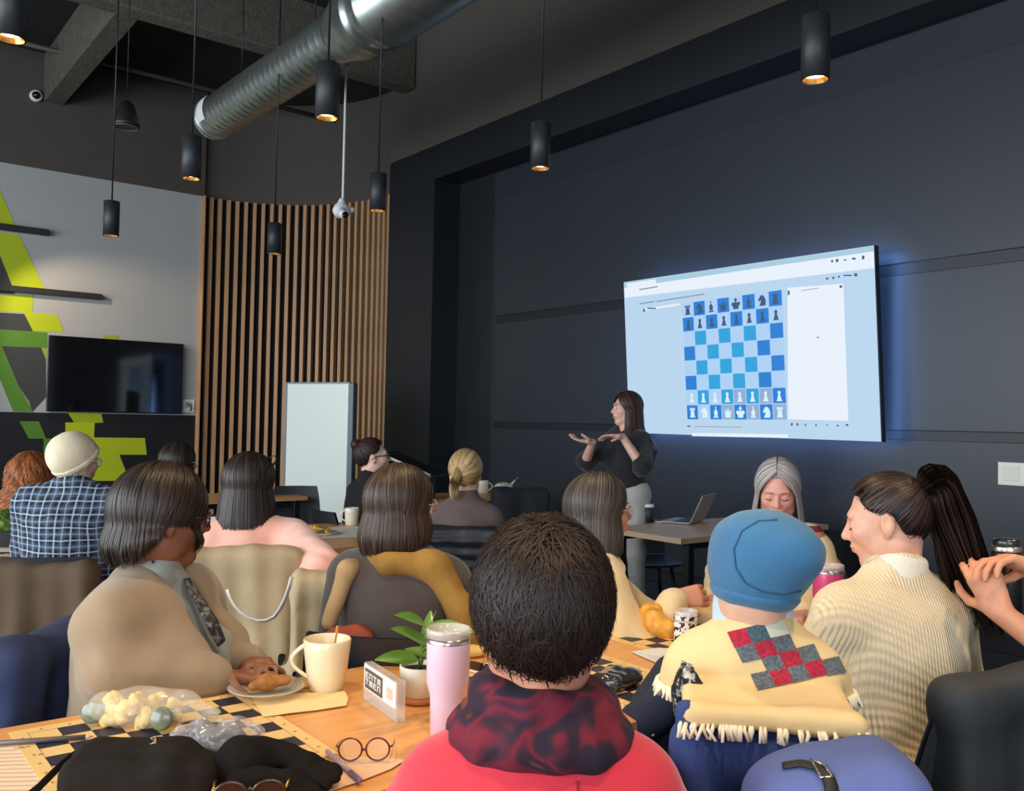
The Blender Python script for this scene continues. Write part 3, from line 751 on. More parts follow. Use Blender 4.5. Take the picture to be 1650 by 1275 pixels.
# back wall
wb = struct(MB().box((-7, YB, 0), (4.56, YB+.2, ZU-.07)).build('wall_back', m_white))
MB().box((-7, YB-.012, 0), (4.555, YB+.1, 1.445), b=.003).build('wainscot', m_black, wb)
MB().box((-7, YB-.002, ZU-.07), (4.58, YB+.2, ZC)).build('upper_wall', m_brown, wb)
# painted angular mural: flat shapes raised a few millimetres
def mural(polys, m, lift):
    for poly in polys:
        pts = [at(x, y, y=YB) for x, y in poly]
        MB().prism([(p[0], p[2]) for p in pts], lambda u, v, t: (u, YB-t, v), -.02, lift).build('mural_shape', m, wb)
m_lime, m_green, m_grey = mat('lime_paint', (178, 192, 22), .55, noise=(2, .05)), mat('green_paint', (86, 132, 40), .55, noise=(2, .06)), mat('mural_charcoal', (58, 60, 62), .6)
mural([[(-40, 217), (24, 362), (28, 372), (-17, 368), (-40, 314)], [(-15, 374), (30, 378), (74, 469), (22, 467)]], m_lime, .004)
mural([[(-40, 474), (53, 476), (52, 504), (92, 508), (103, 535), (53, 534), (39, 504), (-40, 500)]], m_lime, .004)
mural([[(-40, 322), (-15, 374), (22, 467), (24, 474), (-40, 472)]], m_grey, .0035)
mural([[(-40, 502), (39, 506), (53, 534), (-40, 530)], [(3, 558), (66, 560), (74, 580), (74, 640), (52, 664), (47, 648), (30, 622)]], m_grey, .0035)
mural([[(-40, 528), (76, 536), (76, 561), (3, 558), (30, 622), (53, 664), (21, 663), (0, 612), (-40, 520)]], m_green, .0045)
mural([[(166, 540), (191, 541), (191, 549), (166, 548)], [(66, 561), (75, 562), (75, 580)]], mat('olive_paint', (160, 168, 50), .6), .003)
mural([[(108, 664), (163, 667), (166, 681), (152, 682), (151, 705), (233, 706), (236, 733), (192, 733), (208, 775), (140, 775), (140, 700), (105, 700), (105, 681), (119, 681)]], m_lime, .016)
mural([[(31, 679), (62, 679), (74, 707), (46, 707)], [(70, 707), (84, 707), (84, 760), (70, 760)], [(11, 763), (40, 762), (30, 800), (11, 800)]], m_green, .016)
def wallbar(x0, y0, x1, y1, h):
    a, b = at(x0, y0, y=YB), at(x1, y1, y=YB); z = b[2]
    return MB().box((a[0], YB-.10, z), (b[0], YB+.01, z+h), b=.003)
wallbar(-60, 0, 77, 381, .075).build('ledge', mat('dark_ledge', (36, 36, 36), .6), wb)
wallbar(-60, 0, 162, 484, .075).build('ledge', mat('dark_ledge', (36, 36, 36), .6), wb)

# curved wall of vertical oak slats
ws = struct(thing('wall_slats', None, None)); 
CX, CY, CRD = 4.58, 11.25, 1.97
b = MB(); n = 40
V = []
for i in range(n+1):
    a = radians(94)-i*radians(94+8)/n; V += [(CX+(CRD+.05)*cos(a), CY+(CRD+.05)*sin(a), z) for z in (0, ZU-.07, ZC)]
b.add(V, [(i*3, i*3+3, i*3+4, i*3+1) for i in range(n)], 0, True); b.add(V, [(i*3+1, i*3+4, i*3+5, i*3+2) for i in range(n)], 1, True)
b.box((6.5, 9.9, 0), (6.72, CY-.2, ZC), 1)
b.build('backing', (m_dark, m_brown), ws)
slat_me = MB().box((-.027, -.035, 0), (.027, .05, ZU-.07), b=.003).mesh('slat', (m_slat,))
k = 0; da = .126/CRD; a = pi/2+.01
while a > -.12:
    link('slat', slat_me, None, ws, (CX+(CRD-.0)*cos(a), CY+(CRD-.0)*sin(a), 0), a-pi/2); a -= da
MB().box((CX-.035, YB-.09, 0), (CX-.01, YB+.05, ZU-.07), b=.003).build('end_slat', m_slat, ws)

# ceiling steelwork: fireproofed beams, sprinkler pipe
def beam(name, lo, hi, axis_, label):
    x0, y0, z0 = lo; x1, y1, z1 = hi; t = .045
    g = MB()
    g.box((x0, y0, z0), (x1, y1, z1), b=.02)
    return struct(g.build(name, m_beam))
beam('trim_1', (2.40, 9.72, 5.56), (2.66, YB, ZC), 'Y', '')
beam('trim_2', (-3, 9.50, 5.54), (XF, 9.76, ZC), 'X', '')
beam('trim_3', (-3, 5.6, 5.6), (XF, 5.86, ZC), 'X', '')
p0, p1 = at(60, 75, z=5.95), at(500, 185, z=5.95)
d = (p1-p0)/np.linalg.norm(p1-p0)
pipe = thing('sprinkler_pipe', 'thin dark sprinkler pipe running under the ceiling past the wall beam', 'pipe', tuple(p0-d*1.5))
q0 = Vector((0, 0, 0)); q1 = Vector(tuple(p1-p0+d*2.6))
MB().tube([q0, q1], .032, 12).build('pipe', mat('painted_pipe', (74, 69, 64), .6), pipe)
for t in (.35, .72): MB().tube([q0+(q1-q0)*t+Vector((0, 0, -.02)), q0+(q1-q0)*t+Vector((0, 0, .25))], .010, 8).build('hanger', m_blackmetal, pipe)

# spiral duct
e0 = at(345, 191, depth=9.9); e1 = at(560, 52, x=e0[0]); 
ducty0, ducty1 = e0[1], e1[1]; dz_ = e1[2]-e0[2]
duct = thing('ventilation_duct', 'silver spiral ventilation duct hanging below the dark ceiling', 'duct', tuple(e0))
RD = .215
g = MB(); Ld = ducty0-ducty1; nn = 150; nc = 40
V = []; 
for i in range(nn+1):
    y = -Ld*i/nn
    for kk in range(nc):
        a = 2*pi*kk/nc; ph = (i/nn*Ld/.115 - kk/nc) % 1.0
        r = RD+.008*max(0, 1-abs(ph-.5)/.14)
        V.append((r*cos(a), y, r*sin(a)+dz_*i/nn))
g.add(V, [(i*nc+kk, i*nc+(kk+1) % nc, (i+1)*nc+(kk+1) % nc, (i+1)*nc+kk) for i in range(nn) for kk in range(nc)], 0, True)
g.build('spiral_pipe', m_steel, duct)
MY = Matrix.Rotation(pi/2, 4, 'X')     # lathe z -> -y
MB().lathe([(RD+.012, -.02), (RD+.016, 0), (RD+.016, .055), (RD+.010, .06), (RD-.012, .06), (RD-.012, -.02), (RD+.012, -.02)], 40, M=MY).build('end_collar', mat('bright_steel', (205, 212, 208), .3, .9), duct)
MB().lathe([(0, .10), (RD*.98, .10)], 40, M=MY).build('end_grille', m_blackmetal, duct)
lb = MB(); lb.grid(lambda u, v: ((RD+.012)*cos(pi*.98+.95*(v-.5)*1.25), -.075-.20*u, (RD+.012)*sin(pi*.98+.95*(v-.5)*1.25)), 4, 12)
lb.build('label', mat('white_sticker', (226, 228, 226), .6), duct)
Mt = Matrix.Translation((0, -Ld, dz_)) @ MY
MB().lathe([(RD-.005, -.06), (RD+.015, -.05), (RD+.015, 0), (RD+.05, .10), (RD+.085, .24), (RD+.085, .40), (RD+.098, .41), (RD+.098, .45), (RD+.085, .46), (RD+.085, .60), (RD+.098, .61), (RD+.098, .65), (RD+.085, .66), (RD+.085, 4.6)], 40, M=Mt).build('reducer', m_steel, duct)
lb = MB(); r2 = RD+.089
lb.grid(lambda u, v: (r2*cos(pi*.92+.7*(v-.5)), -Ld-.72-.22*u, dz_+r2*sin(pi*.92+.7*(v-.5))), 4, 10)
lb.build('label', mat('white_sticker', (226, 228, 226), .6), duct)
for t in (.25, .8): MB().tube([(0, -Ld*t, RD), (0, -Ld*t, ZC-e0[2]+.02)], .006, 6).build('hanger_rod', m_blackmetal, duct)

# pendant lamps in a grid
m_gold = mat('gold_reflector', (255, 196, 110), .22, .9); m_bulb = mat('lamp_glow', (255, 228, 180), .3, emit=9.0)
LAMPS = [(.62, 4.10, 2.95, 'black cylinder pendant cut by the left edge of the photo'), (2.03, 4.12, 2.95, 'large black cylinder pendant hanging in front of the spiral duct'),
         (1.92, 5.80, 2.96, 'black cylinder pendant below the closed end of the duct'), (1.90, 7.60, 2.86, 'black cylinder pendant in front of the white wall above the television'),
         (3.29, 7.66, 2.905, 'small black cylinder pendant in front of the middle of the oak slats'), (3.28, 5.80, 2.97, 'black cylinder pendant beside the edge of the dark column'),
         (3.44, 4.14, 2.965, 'black cylinder pendant left of and above the lit screen'), (3.36, 2.22, 2.93, 'largest black cylinder pendant hanging at upper right over the recess')]
sh_me = MB().lathe([(.052, .0), (.060, .0), (.060, .272), (.052, .276), (0, .276)], 32).mesh('shade', (mat('pendant_black', (33, 36, 40), .5),))
rf_me = MB().lathe([(.055, .002), (.048, .02), (.036, .05), (.026, .085)], 32).mesh('reflector', (m_gold,))
bu_me = MB().lathe([(0, .018), (.022, .018), (.040, .022), (.040, .05), (0, .05)], 24).mesh('bulb', (m_bulb,))
for x, y, z, lab in LAMPS:
    t = thing('pendant_lamp', lab, 'lamp', (x, y, z), 0, 'black cylinder pendants')
    link('shade', sh_me, None, t); link('reflector', rf_me, None, t); link('bulb', bu_me, None, t)
    MB().tube([(0, 0, .27), (0, 0, ZC-z+.01)], .006, 6).build('cord', m_blackmetal, t)
    MB().lathe([(.05, ZC-z-.03), (.05, ZC-z), (0, ZC-z)], 20).build('canopy', m_blackmetal, t)
    l = bpy.data.lights.new('pendant_light', 'SPOT'); l.energy = 330; l.color = (1.0, .74, .45); l.spot_size = radians(100); l.spot_blend = .75; l.shadow_soft_size = .03
    o = bpy.data.objects.new('pendant_light', l); COL.objects.link(o); o.parent = t; o.location = (0, 0, .04)

# black bell-shaped hanging speaker, cameras
p = at(203, 205, depth=8.2)
t = thing('pendant_speaker', 'black bell-shaped pendant loudspeaker near the ceiling beam', 'speaker', tuple(p))
MB().lathe([(.0, .005), (.105, .0), (.118, .0), (.116, .03), (.10, .11), (.07, .19), (.035, .235), (0, .245)], 32).build('housing', mat('speaker_black', (24, 24, 25), .45), t)
MB().lathe([(.098, -.004), (.104, -.004), (.104, .004), (.098, .004), (.098, -.004)], 32).build('trim_ring', mat('grey_ring', (120, 118, 112), .5), t)
MB().tube([(0, 0, .24), (0, 0, ZC-p[2]+.01)], .004, 6).build('cable', m_blackmetal, t)
p = at(57, 156, y=YB)
t = thing('dome_camera', 'small round white security camera with a black eye on the dark wall', 'camera', (p[0], YB, p[2]))
MB().lathe([(0, 0), (.072, 0), (.078, .03), (.070, .075), (.054, .085), (.05, .07)], 28, M=MY).build('housing', mat('white_plastic', (225, 226, 224), .4), t)
MB().lathe([(.051, .068), (.048, .09), (.036, .112), (.018, .122), (0, .125)], 24, M=MY).build('dome', mat('black_gloss', (10, 10, 12), .08, coat=.5), t)
p = at(550, 345, depth=8.6)
t = thing('ceiling_camera', 'white camera hanging from the ceiling on a long thin white pole', 'camera', tuple(p))
soft('housing', [Ell((0, 0, .03), (.085, .075, .075), k=.02), Cone((0, 0, .08), (0, 0, .125), .05, .03, .02), Cone((-.03, -.06, .0), (-.05, -.13, -.03), .045, .042, .02), Cone((.05, .0, .05), (.10, -.02, .05), .035, .03, .02)], mat('white_plastic', (225, 226, 224), .4), t, .009)
MB().lathe([(0, 0), (.03, 0), (.03, .01), (0, .012)], 20, M=Matrix.Translation((-.052, -.172, -.047)) @ Matrix.Rotation(pi/2, 4, 'X')).build('lens', mat('black_gloss', (10, 10, 12), .08, coat=.5), t)
MB().tube([(0, 0, .11), (.012, 0, .15), (.012, 0, ZC-p[2]+.01)], .012, 8).build('pole', mat('white_plastic', (225, 226, 224), .4), t)

# television
a, bq = at(76, 541, y=YB-.06), at(290, 667, y=YB-.06)
xc, zc = 3.43, 1.965
t = thing('television', 'large black television switched off on the white wall', 'television', (xc, YB-.07, zc))
MB().box((-.878, -.022, -.502), (.878, .022, .502), b=.006).build('case', mat('tv_case', (14, 14, 16), .3), t)
MB().box((-.868, -.0245, -.487), (.868, -.018, .492)).build('screen', mat('tv_glass', (5, 6, 9), .06, spec=.6), t)
MB().box((-.30, .02, -.2), (.30, .075, .2)).build('wall_bracket', m_blackmetal, t)
p = at(303, 655, y=YB)
t = thing('wall_socket', 'white wall socket box at the lower right of the television', 'socket', (p[0], YB, p[2]))
MB().box((-.085, -.022, -.09), (.085, .004, .10), b=.006).build('plate', mat('white_plastic', (225, 226, 224), .4), t)
MB().box((-.05, -.026, -.02), (.05, -.018, .06), b=.003).build('socket_face', mat('socket_grey', (170, 168, 160), .5), t)
MB().tube([(-.02, -.03, .03), (.02, -.05, .015), (.03, -.045, -.03), (.02, -.03, -.07)], .008, 6).build('plug', m_blackmetal, t)

# lit screen
SCX = XW-.25
s_tl, s_tr, s_br, s_bl = [tuple(at(x_, y_, x=SCX)[1:]) for x_, y_ in ((1005, 455), (1408, 395.5), (1420, 712), (1014, 697.5))]
SCY, SCZ = (s_tl[0]+s_br[0])/2, (s_tl[1]+s_br[1])/2
t = thing('presentation_screen', 'large lit presentation screen showing a chess diagram on the dark wall', 'screen', (SCX, SCY, SCZ))
def sc(y, z, x=0): return (x, y-SCY, z-SCZ)
def emis(name, col, e):
    m = mat('screen_'+name, col, .4, emit=e*.87, spec=.15); m.node_tree.nodes['Principled BSDF'].inputs['Base Color'].default_value = (.01, .012, .015, 1); return m
g = MB(); quad = [s_tl, s_tr, s_br, s_bl]
g.prism([(y-SCY, z-SCZ) for y, z in quad], lambda u, v, tt: (tt, u*1.003, v*1.004), .008, .055)
g.build('case', mat('screen_case', (24, 32, 46), .4), t)
MB().box((.05, -.3, -.25), (.225, .3, .25), b=.01).build('wall_bracket', mat('black_metal', (22, 24, 27)), t)
SM = [emis('page', (188, 216, 240), .95), emis('bar', (170, 206, 224), .95), emis('white', (232, 240, 250), .98), emis('light_square', (176, 210, 246), .96), emis('blue_square', (38, 128, 214), .95), emis('cyan_square', (44, 164, 222), .95), emis('dark', (64, 90, 130), .9), emis('piece_white', (214, 240, 250), .98), emis('grey', (140, 160, 178), .9), emis('dim_square', (146, 176, 214), .95)]
g = MB()
def qd(pts, mi, lift):
    g.add([sc(y, z, -lift) for y, z in pts], [tuple(range(len(pts)))], mi)
def px(pts, mi, lift): qd([tuple(at(x, y, x=SCX)[1:]) for x, y in pts], mi, lift)
qd(quad, 0, 0)
px([(1006, 456), (1407, 397), (1408, 405), (1006, 464)], 1, .0008)
px([(1006, 464), (1408, 405), (1409, 432), (1007, 480)], 2, .0008)
px([(1057, 450), (1010, 457), (1010, 463), (1057, 457)], 2, .0010)
px([(1269, 464), (1359, 457), (1367, 678), (1270, 676)], 2, .0010)
px([(1037, 497), (1096, 489), (1096, 492), (1037, 501)], 2, .0010)
px([(1115, 698), (1270, 700), (1270, 706), (1115, 703)], 2, .0010)
for x, y, w_, h_ in ((1341, 421, 3, 4), (1349, 420, 4, 5), (1362, 419, 4, 2), (1376, 417, 6, 3), (1391, 415, 4, 6), (1333, 449, 4, 3), (1343, 448, 3, 4), (1352, 446, 3, 3), (1366, 444, 14, 2), (1379, 443, 5, 5), (1355, 462, 4, 4), (1271, 472, 3, 7), (1038, 500, 3, 5), (1050, 497, 14, 2),
                      (1318, 544, 3, 2), (1276, 684, 3, 4), (1285, 684, 3, 4), (1298, 685, 2, 4), (1315, 685, 2, 4), (1333, 685, 2, 2), (1350, 686, 4, 2), (1365, 685, 4, 3), (1110, 687, 5, 2)): px([(x-w_/2, y-h_/2), (x+w_/2, y-h_/2), (x+w_/2, y+h_/2), (x-w_/2, y+h_/2)], 6, .0014)
px([(1030, 489), (1055, 485), (1055, 487), (1030, 491)], 8, .0014); px([(1058, 485), (1135, 473), (1135, 475), (1058, 487)], 8, .0014); px([(1118, 687), (1195, 688), (1195, 689), (1118, 688)], 8, .0014); px([(1291, 468), (1320, 464), (1320, 465), (1291, 469)], 8, .0014); px([(1030, 466), (1060, 461), (1060, 463), (1030, 468)], 8, .0014)
BQ = [at(x, y, x=SCX)[1:] for x, y in ((1098.5, 489), (1260, 466.5), (1268.5, 677), (1107.5, 676.5))]
def bd(u, v): return tuple((BQ[0]*(1-u)+BQ[1]*u)*(1-v)+(BQ[3]*(1-u)+BQ[2]*u)*v)
for r in range(8):
    for c in range(8):
        lightsq = (r+c) % 2 == 0
        if lightsq: mi = 3 if r < 6 else (9 if c > 2 else 3)
        else: mi = 5 if (2 <= r <= 6 and 1 <= c <= 5) else 4
        e = .03; qd([bd((c+e)/8, (r+e)/8), bd((c+1-e)/8, (r+e)/8), bd((c+1-e)/8, (r+1-e)/8), bd((c+e)/8, (r+1-e)/8)], mi, .0012)
qd([bd(0, 0), bd(1, 0), bd(1, 1), bd(0, 1)], 3, .0010)
circ = lambda cx, cy, r, n=10: [(cx+r*cos(2*pi*i/n), cy+r*sin(2*pi*i/n)) for i in range(n)]
GL = {'p': [[(.28, .85), (.72, .85), (.66, .76), (.56, .40), (.44, .40), (.34, .76)], circ(.5, .33, .12)],
      'r': [[(.26, .85), (.74, .85), (.68, .74), (.64, .38), (.36, .38), (.32, .74)], [(.28, .36), (.72, .36), (.72, .2), (.60, .2), (.60, .26), (.54, .26), (.54, .2), (.46, .2), (.46, .26), (.40, .26), (.40, .2), (.28, .2)]],
      'n': [[(.30, .86), (.78, .86), (.80, .55), (.72, .32), (.55, .18), (.42, .20), (.24, .48), (.28, .58), (.46, .50), (.40, .66)]],
      'b': [[(.28, .86), (.72, .86), (.66, .76), (.34, .76)], [(.38, .74), (.62, .74), (.66, .5), (.5, .24), (.34, .5)], circ(.5, .19, .06)],
      'q': [[(.28, .86), (.72, .86), (.70, .74), (.84, .32), (.66, .54), (.58, .22), (.5, .5), (.42, .22), (.34, .54), (.16, .32), (.30, .74)]],
      'k': [[(.28, .86), (.72, .86), (.70, .74), (.86, .52), (.74, .38), (.56, .46), (.56, .30), (.64, .30), (.64, .23), (.56, .23), (.56, .14), (.44, .14), (.44, .23), (.36, .23), (.36, .30), (.44, .30), (.44, .46), (.26, .38), (.14, .52), (.30, .74)]]}
for r, row, mi in ((0, 'rnbqkbnr', 6), (1, 'pppppppp', 6), (6, 'pppppppp', 7), (7, 'rnbqkbnr', 7)):
    for c, ch in enumerate(row):
        for poly in GL[ch]: qd([bd((c+u)/8, (r+v)/8) for u, v in poly], mi, .0018)
disp_o = g.build('display', SM, t)
# glowing strip added behind the panel to imitate the bloom around the screen
bl = MB(); yy = ((s_tr[0]+s_br[0])/2-SCY+.045, (s_tl[0]+s_bl[0])/2-SCY-.045); zz = (s_br[1]-SCZ+.012, s_tl[1]-SCZ-.012)
for lo, hi in (((.056, yy[0], zz[0]), (.076, yy[1], zz[0]+.02)), ((.056, yy[0], zz[1]-.02), (.076, yy[1], zz[1])), ((.056, yy[0], zz[0]+.02), (.076, yy[0]+.02, zz[1]-.02)), ((.056, yy[1]-.02, zz[0]+.02), (.076, yy[1], zz[1]-.02))): bl.box(lo, hi)
bl.build('added_glow_strip', mat('added_bloom_glow', (120, 165, 240), .5, emit=26.0), t)

p = at(1631, 764, x=XW-.025)
t = thing('wall_plate', 'small cream wall control plate at the right edge of the dark wall', 'plate', (XW-.025, p[1], p[2]))
MB().box((-.014, -.085, -.075), (.003, .085, .075), b=.004).build('plate', mat('cream_plate', (232, 228, 214), .5), t)
MB().box((-.018, -.05, -.045), (-.010, .05, .05), b=.003).build('rocker', mat('cream_rocker', (226, 222, 206), .5), t)

# whiteboard in front of the slats
A, B = at(462, 616, depth=10.5), at(566, 616, depth=10.1)
az = math.atan2(B[1]-A[1], B[0]-A[0]); wlen = float(np.hypot(*(B-A)[:2]))
t = thing('whiteboard', 'tall white rolling whiteboard standing in front of the oak slats', 'whiteboard', (A[0], A[1], 0), az)
zt = float(A[2]); mg = mat('grey_aluminium', (126, 132, 136), .4, .6)
MB().box((.02, -.012, .24), (wlen-.02, .012, zt-.015)).build('panel', mat('whiteboard_enamel', (226, 230, 222), .3), t)
MB().box((0, -.02, .22), (.025, .02, zt), b=.004).box((0, -.02, zt-.02), (wlen, .02, zt), b=.004).box((wlen-.025, -.02, .22), (wlen, .02, zt), b=.004).box((0, -.02, .22), (wlen, .02, .245), b=.004).build('frame', mg, t)
MB().box((wlen, -.05, .06), (wlen+.07, .03, zt-.01), b=.006).build('side_post', mat('dark_aluminium', (92, 98, 104), .4, .5), t)
for x in (.1, wlen-.1): MB().box((x-.02, -.28, .05), (x+.02, .28, .09), b=.006).tube([(x, 0, .08), (x, 0, .24)], .014, 8).build('foot', mg, t)
# ================================================================ TABLES
m_top = wood('table_beech', (236, 172, 104), (218, 150, 84), 1.0, 'X', .38)
m_edge = mat('table_edge_band', (196, 146, 98), .45)
m_oak2 = wood('table_oak_pale', (206, 172, 136), (186, 150, 114), 1.0, 'X', .42)
m_leg = mat('table_leg_black', (24, 24, 26), .45, .3)
TH = .75
def table(label, x0, x1, y0, y1, m=None, me=None, z=TH, legs=((.08, .08), (.92, .08), (.08, .92), (.92, .92)), group=None):
    t = thing('table', label, 'table', ((x0+x1)/2, (y0+y1)/2, 0), 0, group); a, b = (x1-x0)/2, (y1-y0)/2
    MB().box((-a+.003, -b+.003, z-.034), (a-.003, b-.003, z), b=.002).build('tabletop', m or m_top, t)
    MB().box((-a, -b, z-.034), (-a+.003, b, z-.001)).box((a-.003, -b, z-.034), (a, b, z-.001)).box((-a, -b, z-.034), (a, -b+.003, z-.001)).box((-a, b-.003, z-.034), (a, b, z-.001)).build('edge_band', me or m_edge, t)
    for u, v in legs:
        x, y = -a+2*a*u, -b+2*b*v
        MB().box((x-.028, y-.028, .003), (x+.028, y+.028, z-.034), b=.004).build('leg', m_leg, t)
    for y in (-b*.85, b*.85-.03): MB().box((-a*.84, y, z-.08), (a*.84, y+.03, z-.034)).build('rail', m_leg, t)
    return t
table('near beech table at the left with the largest chess sheet on it', -.80, 1.425, 1.50, 2.28)
table('near beech table at the right with the glass and croissant on it', 1.43, 3.06, 1.50, 2.28)
table('second row beech table under the mug with the leaf print', 1.36, 3.02, 4.42, 5.50)
table('second row table at the left edge with the mossy plant', -.75, 1.12, 4.74, 5.45)
table('pale oak table near the presenter carrying the laptop', 4.27, 5.85, 3.72, 4.42, m_oak2, mat('oak_edge', (190, 160, 130), .5))
table('far beech table in front of the whiteboard', 2.45, 3.57, 7.43, 8.1)
table('far table at the foot of the dark column holding white cups', 4.35, 5.55, 6.65, 7.25)

# ================================================================ THINGS ON THE NEAR TABLES
m_sheet = mat('board_sheet', (236, 196, 128), .55, noise=(9, .03)); m_ink = mat('board_ink', (42, 40, 56), .5)
def chess_sheet(label, cx, cy, s=.0575, rz=0.0, parity=0):
    t = thing('chess_sheet', label, 'chess board', (cx, cy, TH), rz, 'paper chess boards')
    e = 4*s+.032
    MB().box((-e, -e, .0005), (e, e, .0022)).build('sheet', m_sheet, t)
    g = MB()
    for i in range(8):
        for j in range(8):
            if (i+j) % 2 == parity: g.box((-4*s+i*s, -4*s+j*s, .0022), (-4*s+(i+1)*s, -4*s+(j+1)*s, .0028))
    g.build('dark_squares', m_ink, t)
    g = MB()
    for a in (-1, 1): g.box((-4*s-.003, a*4*s-.0008, .0022), (4*s+.003, a*4*s+.0008, .0026)).box((a*4*s-.0008, -4*s-.003, .0022), (a*4*s+.0008, 4*s+.003, .0026))
    for i in range(8):      # small coordinates in the margin
        for a in (-1, 1): g.box((-4*s+(i+.5)*s-.003, a*(4*s+.015)-.004, .0022), (-4*s+(i+.5)*s+.003, a*(4*s+.015)+.004, .0026)).box((a*(4*s+.015)-.003, -4*s+(i+.5)*s-.004, .0022), (a*(4*s+.015)+.003, -4*s+(i+.5)*s+.004, .0026))
    g.build('margin_print', mat('margin_ink', (170, 140, 90), .6), t)
chess_sheet('chess board sheet under the plastic bag of snacks at the left', .644, 1.972)
chess_sheet('chess board sheet right beside the red sweater, under the black package', 1.662, 1.842)
chess_sheet('chess board sheet under the croissant and the glass', 2.345, 1.930, parity=0)

m_cream = mat('cream_ceramic', (236, 216, 176), .28, coat=.3)
def mug(name, label, loc, r0, r1, h, hz_az, m, group=None):
    t = thing(name, label, 'mug', loc, 0, group); k = .004
    MB().lathe([(0, 0), (r0*.9, 0), (r0, .006), (r0+(r1-r0)*.45, h*.35), (r0+(r1-r0)*.85, h*.75), (r1, h-.003), (r1-k*.5, h), (r1-k, h-.002), (r0+(r1-r0)*.8-k, h*.7), (r0-k, .010), (0, .009)], 40).build('cup', m, t)
    c, s = cos(hz_az), sin(hz_az); pts = []
    for a in np.linspace(-.1, 1.1, 13):
        an = pi*a; rr = r0+(r1-r0)*(.25+.6*(1-a)); pts.append(((rr-.004+.042*max(sin(an), -.05))*c, (rr-.004+.042*max(sin(an), -.05))*s, h*(.88-.66*a)))
    MB().tube(pts, .0065, 10, flat=.8).build('handle', m, t)
    return t
LEFT = pi-radians(38.2)     # towards the left of the photograph
t = mug('mug', 'tall cream mug with a wooden stirrer on the near table', (1.09, 2.135, TH), .044, .061, .132, LEFT, m_cream)
MB().lathe([(0, .100), (.053, .100)], 32).build('drink', mat('milky_tea', (206, 176, 130), .3), t)
MB().box((-.004, -.001, .03), (.004, .001, .165)).build('stirrer', mat('birch', (222, 176, 110), .7), t, rot=(.12, .10, .4))
# plate and pastry
t = thing('plate', 'clear glass plate holding a brown pastry beside the cream mug', 'plate', (.945, 2.175, TH+.003))
MB().lathe([(0, .0), (.05, .0), (.062, .003), (.092, .020), (.096, .021), (.092, .024), (.060, .008), (.048, .005), (0, .005)], 44).build('dish', mat('glass_dish', (205, 200, 180), .12, alpha=.62, coat=.5), t)
soft('pastry', [Cone((-.040, -.018, .0), (-.01, .0, .006), .012, .018, .02), Cone((-.01, 0, .006), (.038, .010, .010), .018, .012, .02)], mat('baked_crust', (158, 98, 40), .6, noise=(40, .25), bump=(60, .4)), None, .004, disp=folds(.002, 120), it=1, loc=(.955, 2.170, TH+.027), rotz=-.6)
tag(bpy.data.objects['pastry'], 'brown baked pastry lying on the glass plate', 'pastry')
# paper napkins and sheets: polygons traced on the table plane, with a slight curl
def paper(name, label, cat, pix, z, m, th=.0012, curl=0.0, parent=None):
    pts = [at(x, y, z=z) for x, y in pix]; c = np.mean(pts, 0)
    g = MB(); n = len(pts); top_ = [(p[0]-c[0], p[1]-c[1], th+curl*((i % 2)*1.0)) for i, p in enumerate(pts)]; bot = [(a, b, d-th) for a, b, d in top_]
    g.add(top_+[(0, 0, th)], [(i, (i+1) % n, n) for i in range(n)]); g.add(bot+[(0, 0, 0)], [((i+1) % n, i, n) for i in range(n)])
    g.add(top_+bot, [(i, n+i, n+(i+1) % n, (i+1) % n) for i in range(n)])
    o = g.build(name, m, parent, tuple(c)); return tag(o, label, cat) if label else o
m_nap = mat('kraft_napkin', (240, 208, 148), .9, bump=(200, .2)); m_paper = mat('white_paper', (236, 226, 212), .8, noise=(4, .03))
paper('napkin', 'unfolded pale napkin lying between the plate and the acrylic sign', 'napkin', [(404, 1121), (470, 1119), (530, 1116), (556, 1115), (561, 1126), (558, 1138), (510, 1145), (470, 1150), (424, 1156)], TH+.004, m_nap, curl=.001)
paper('napkin', 'pinkish napkin under the red-framed spectacles', 'napkin', [(540, 1222), (585, 1222), (625, 1222), (653, 1226), (630, 1240), (575, 1262), (520, 1279), (470, 1290), (500, 1252)], TH+.003, mat('pink_napkin', (230, 190, 152), .9), curl=.0008)
t = thing('score_sheet', 'printed ruled paper at the lower left corner of the table', 'paper', (.20, 1.72, TH))
PW = [at(x, y, z=TH) for x, y in ((-60, 1206), (148, 1196), (96, 1300), (-90, 1300))]; PO = np.array([.20, 1.72, TH])
g = MB(); f = lambda u, v, l: tuple((PW[0]*(1-u)+PW[1]*u)*(1-v)+(PW[3]*(1-u)+PW[2]*u)*v-PO+np.array([0, 0, l]))
g.add([f(0, 0, .0015), f(1, 0, .0015), f(1, 1, .0015), f(0, 1, .0015), f(0, 0, .0004), f(1, 0, .0004), f(1, 1, .0004), f(0, 1, .0004)], [(0, 1, 2, 3), (7, 6, 5, 4), (0, 4, 5, 1), (1, 5, 6, 2), (2, 6, 7, 3), (3, 7, 4, 0)]); g.build('sheet', mat('form_paper', (238, 208, 176), .8), t)
g = MB()
for i in range(13):
    v = .10+i*.068; g.add([f(.02, v, .002), f(.97, v, .002), f(.97, v+.006, .002), f(.02, v+.006, .002)], [(0, 1, 2, 3)])
for (u, v, w_) in ((.60, .06, .10), (.62, .20, .03), (.40, .055, .09), (.3, .55, .05), (.72, .33, .02)): g.add([f(u, v, .0022), f(u+w_, v, .0022), f(u+w_, v+.014, .0022), f(u, v+.014, .0022)], [(0, 1, 2, 3)])
g.build('ruling', mat('rule_ink', (176, 150, 132), .8), t)
p0, p1 = at(-20, 1199, z=TH+.009), at(150, 1187, z=TH+.009); t = thing('pencil', 'long grey pencil lying along the top of the ruled paper', 'pencil', tuple(p0))
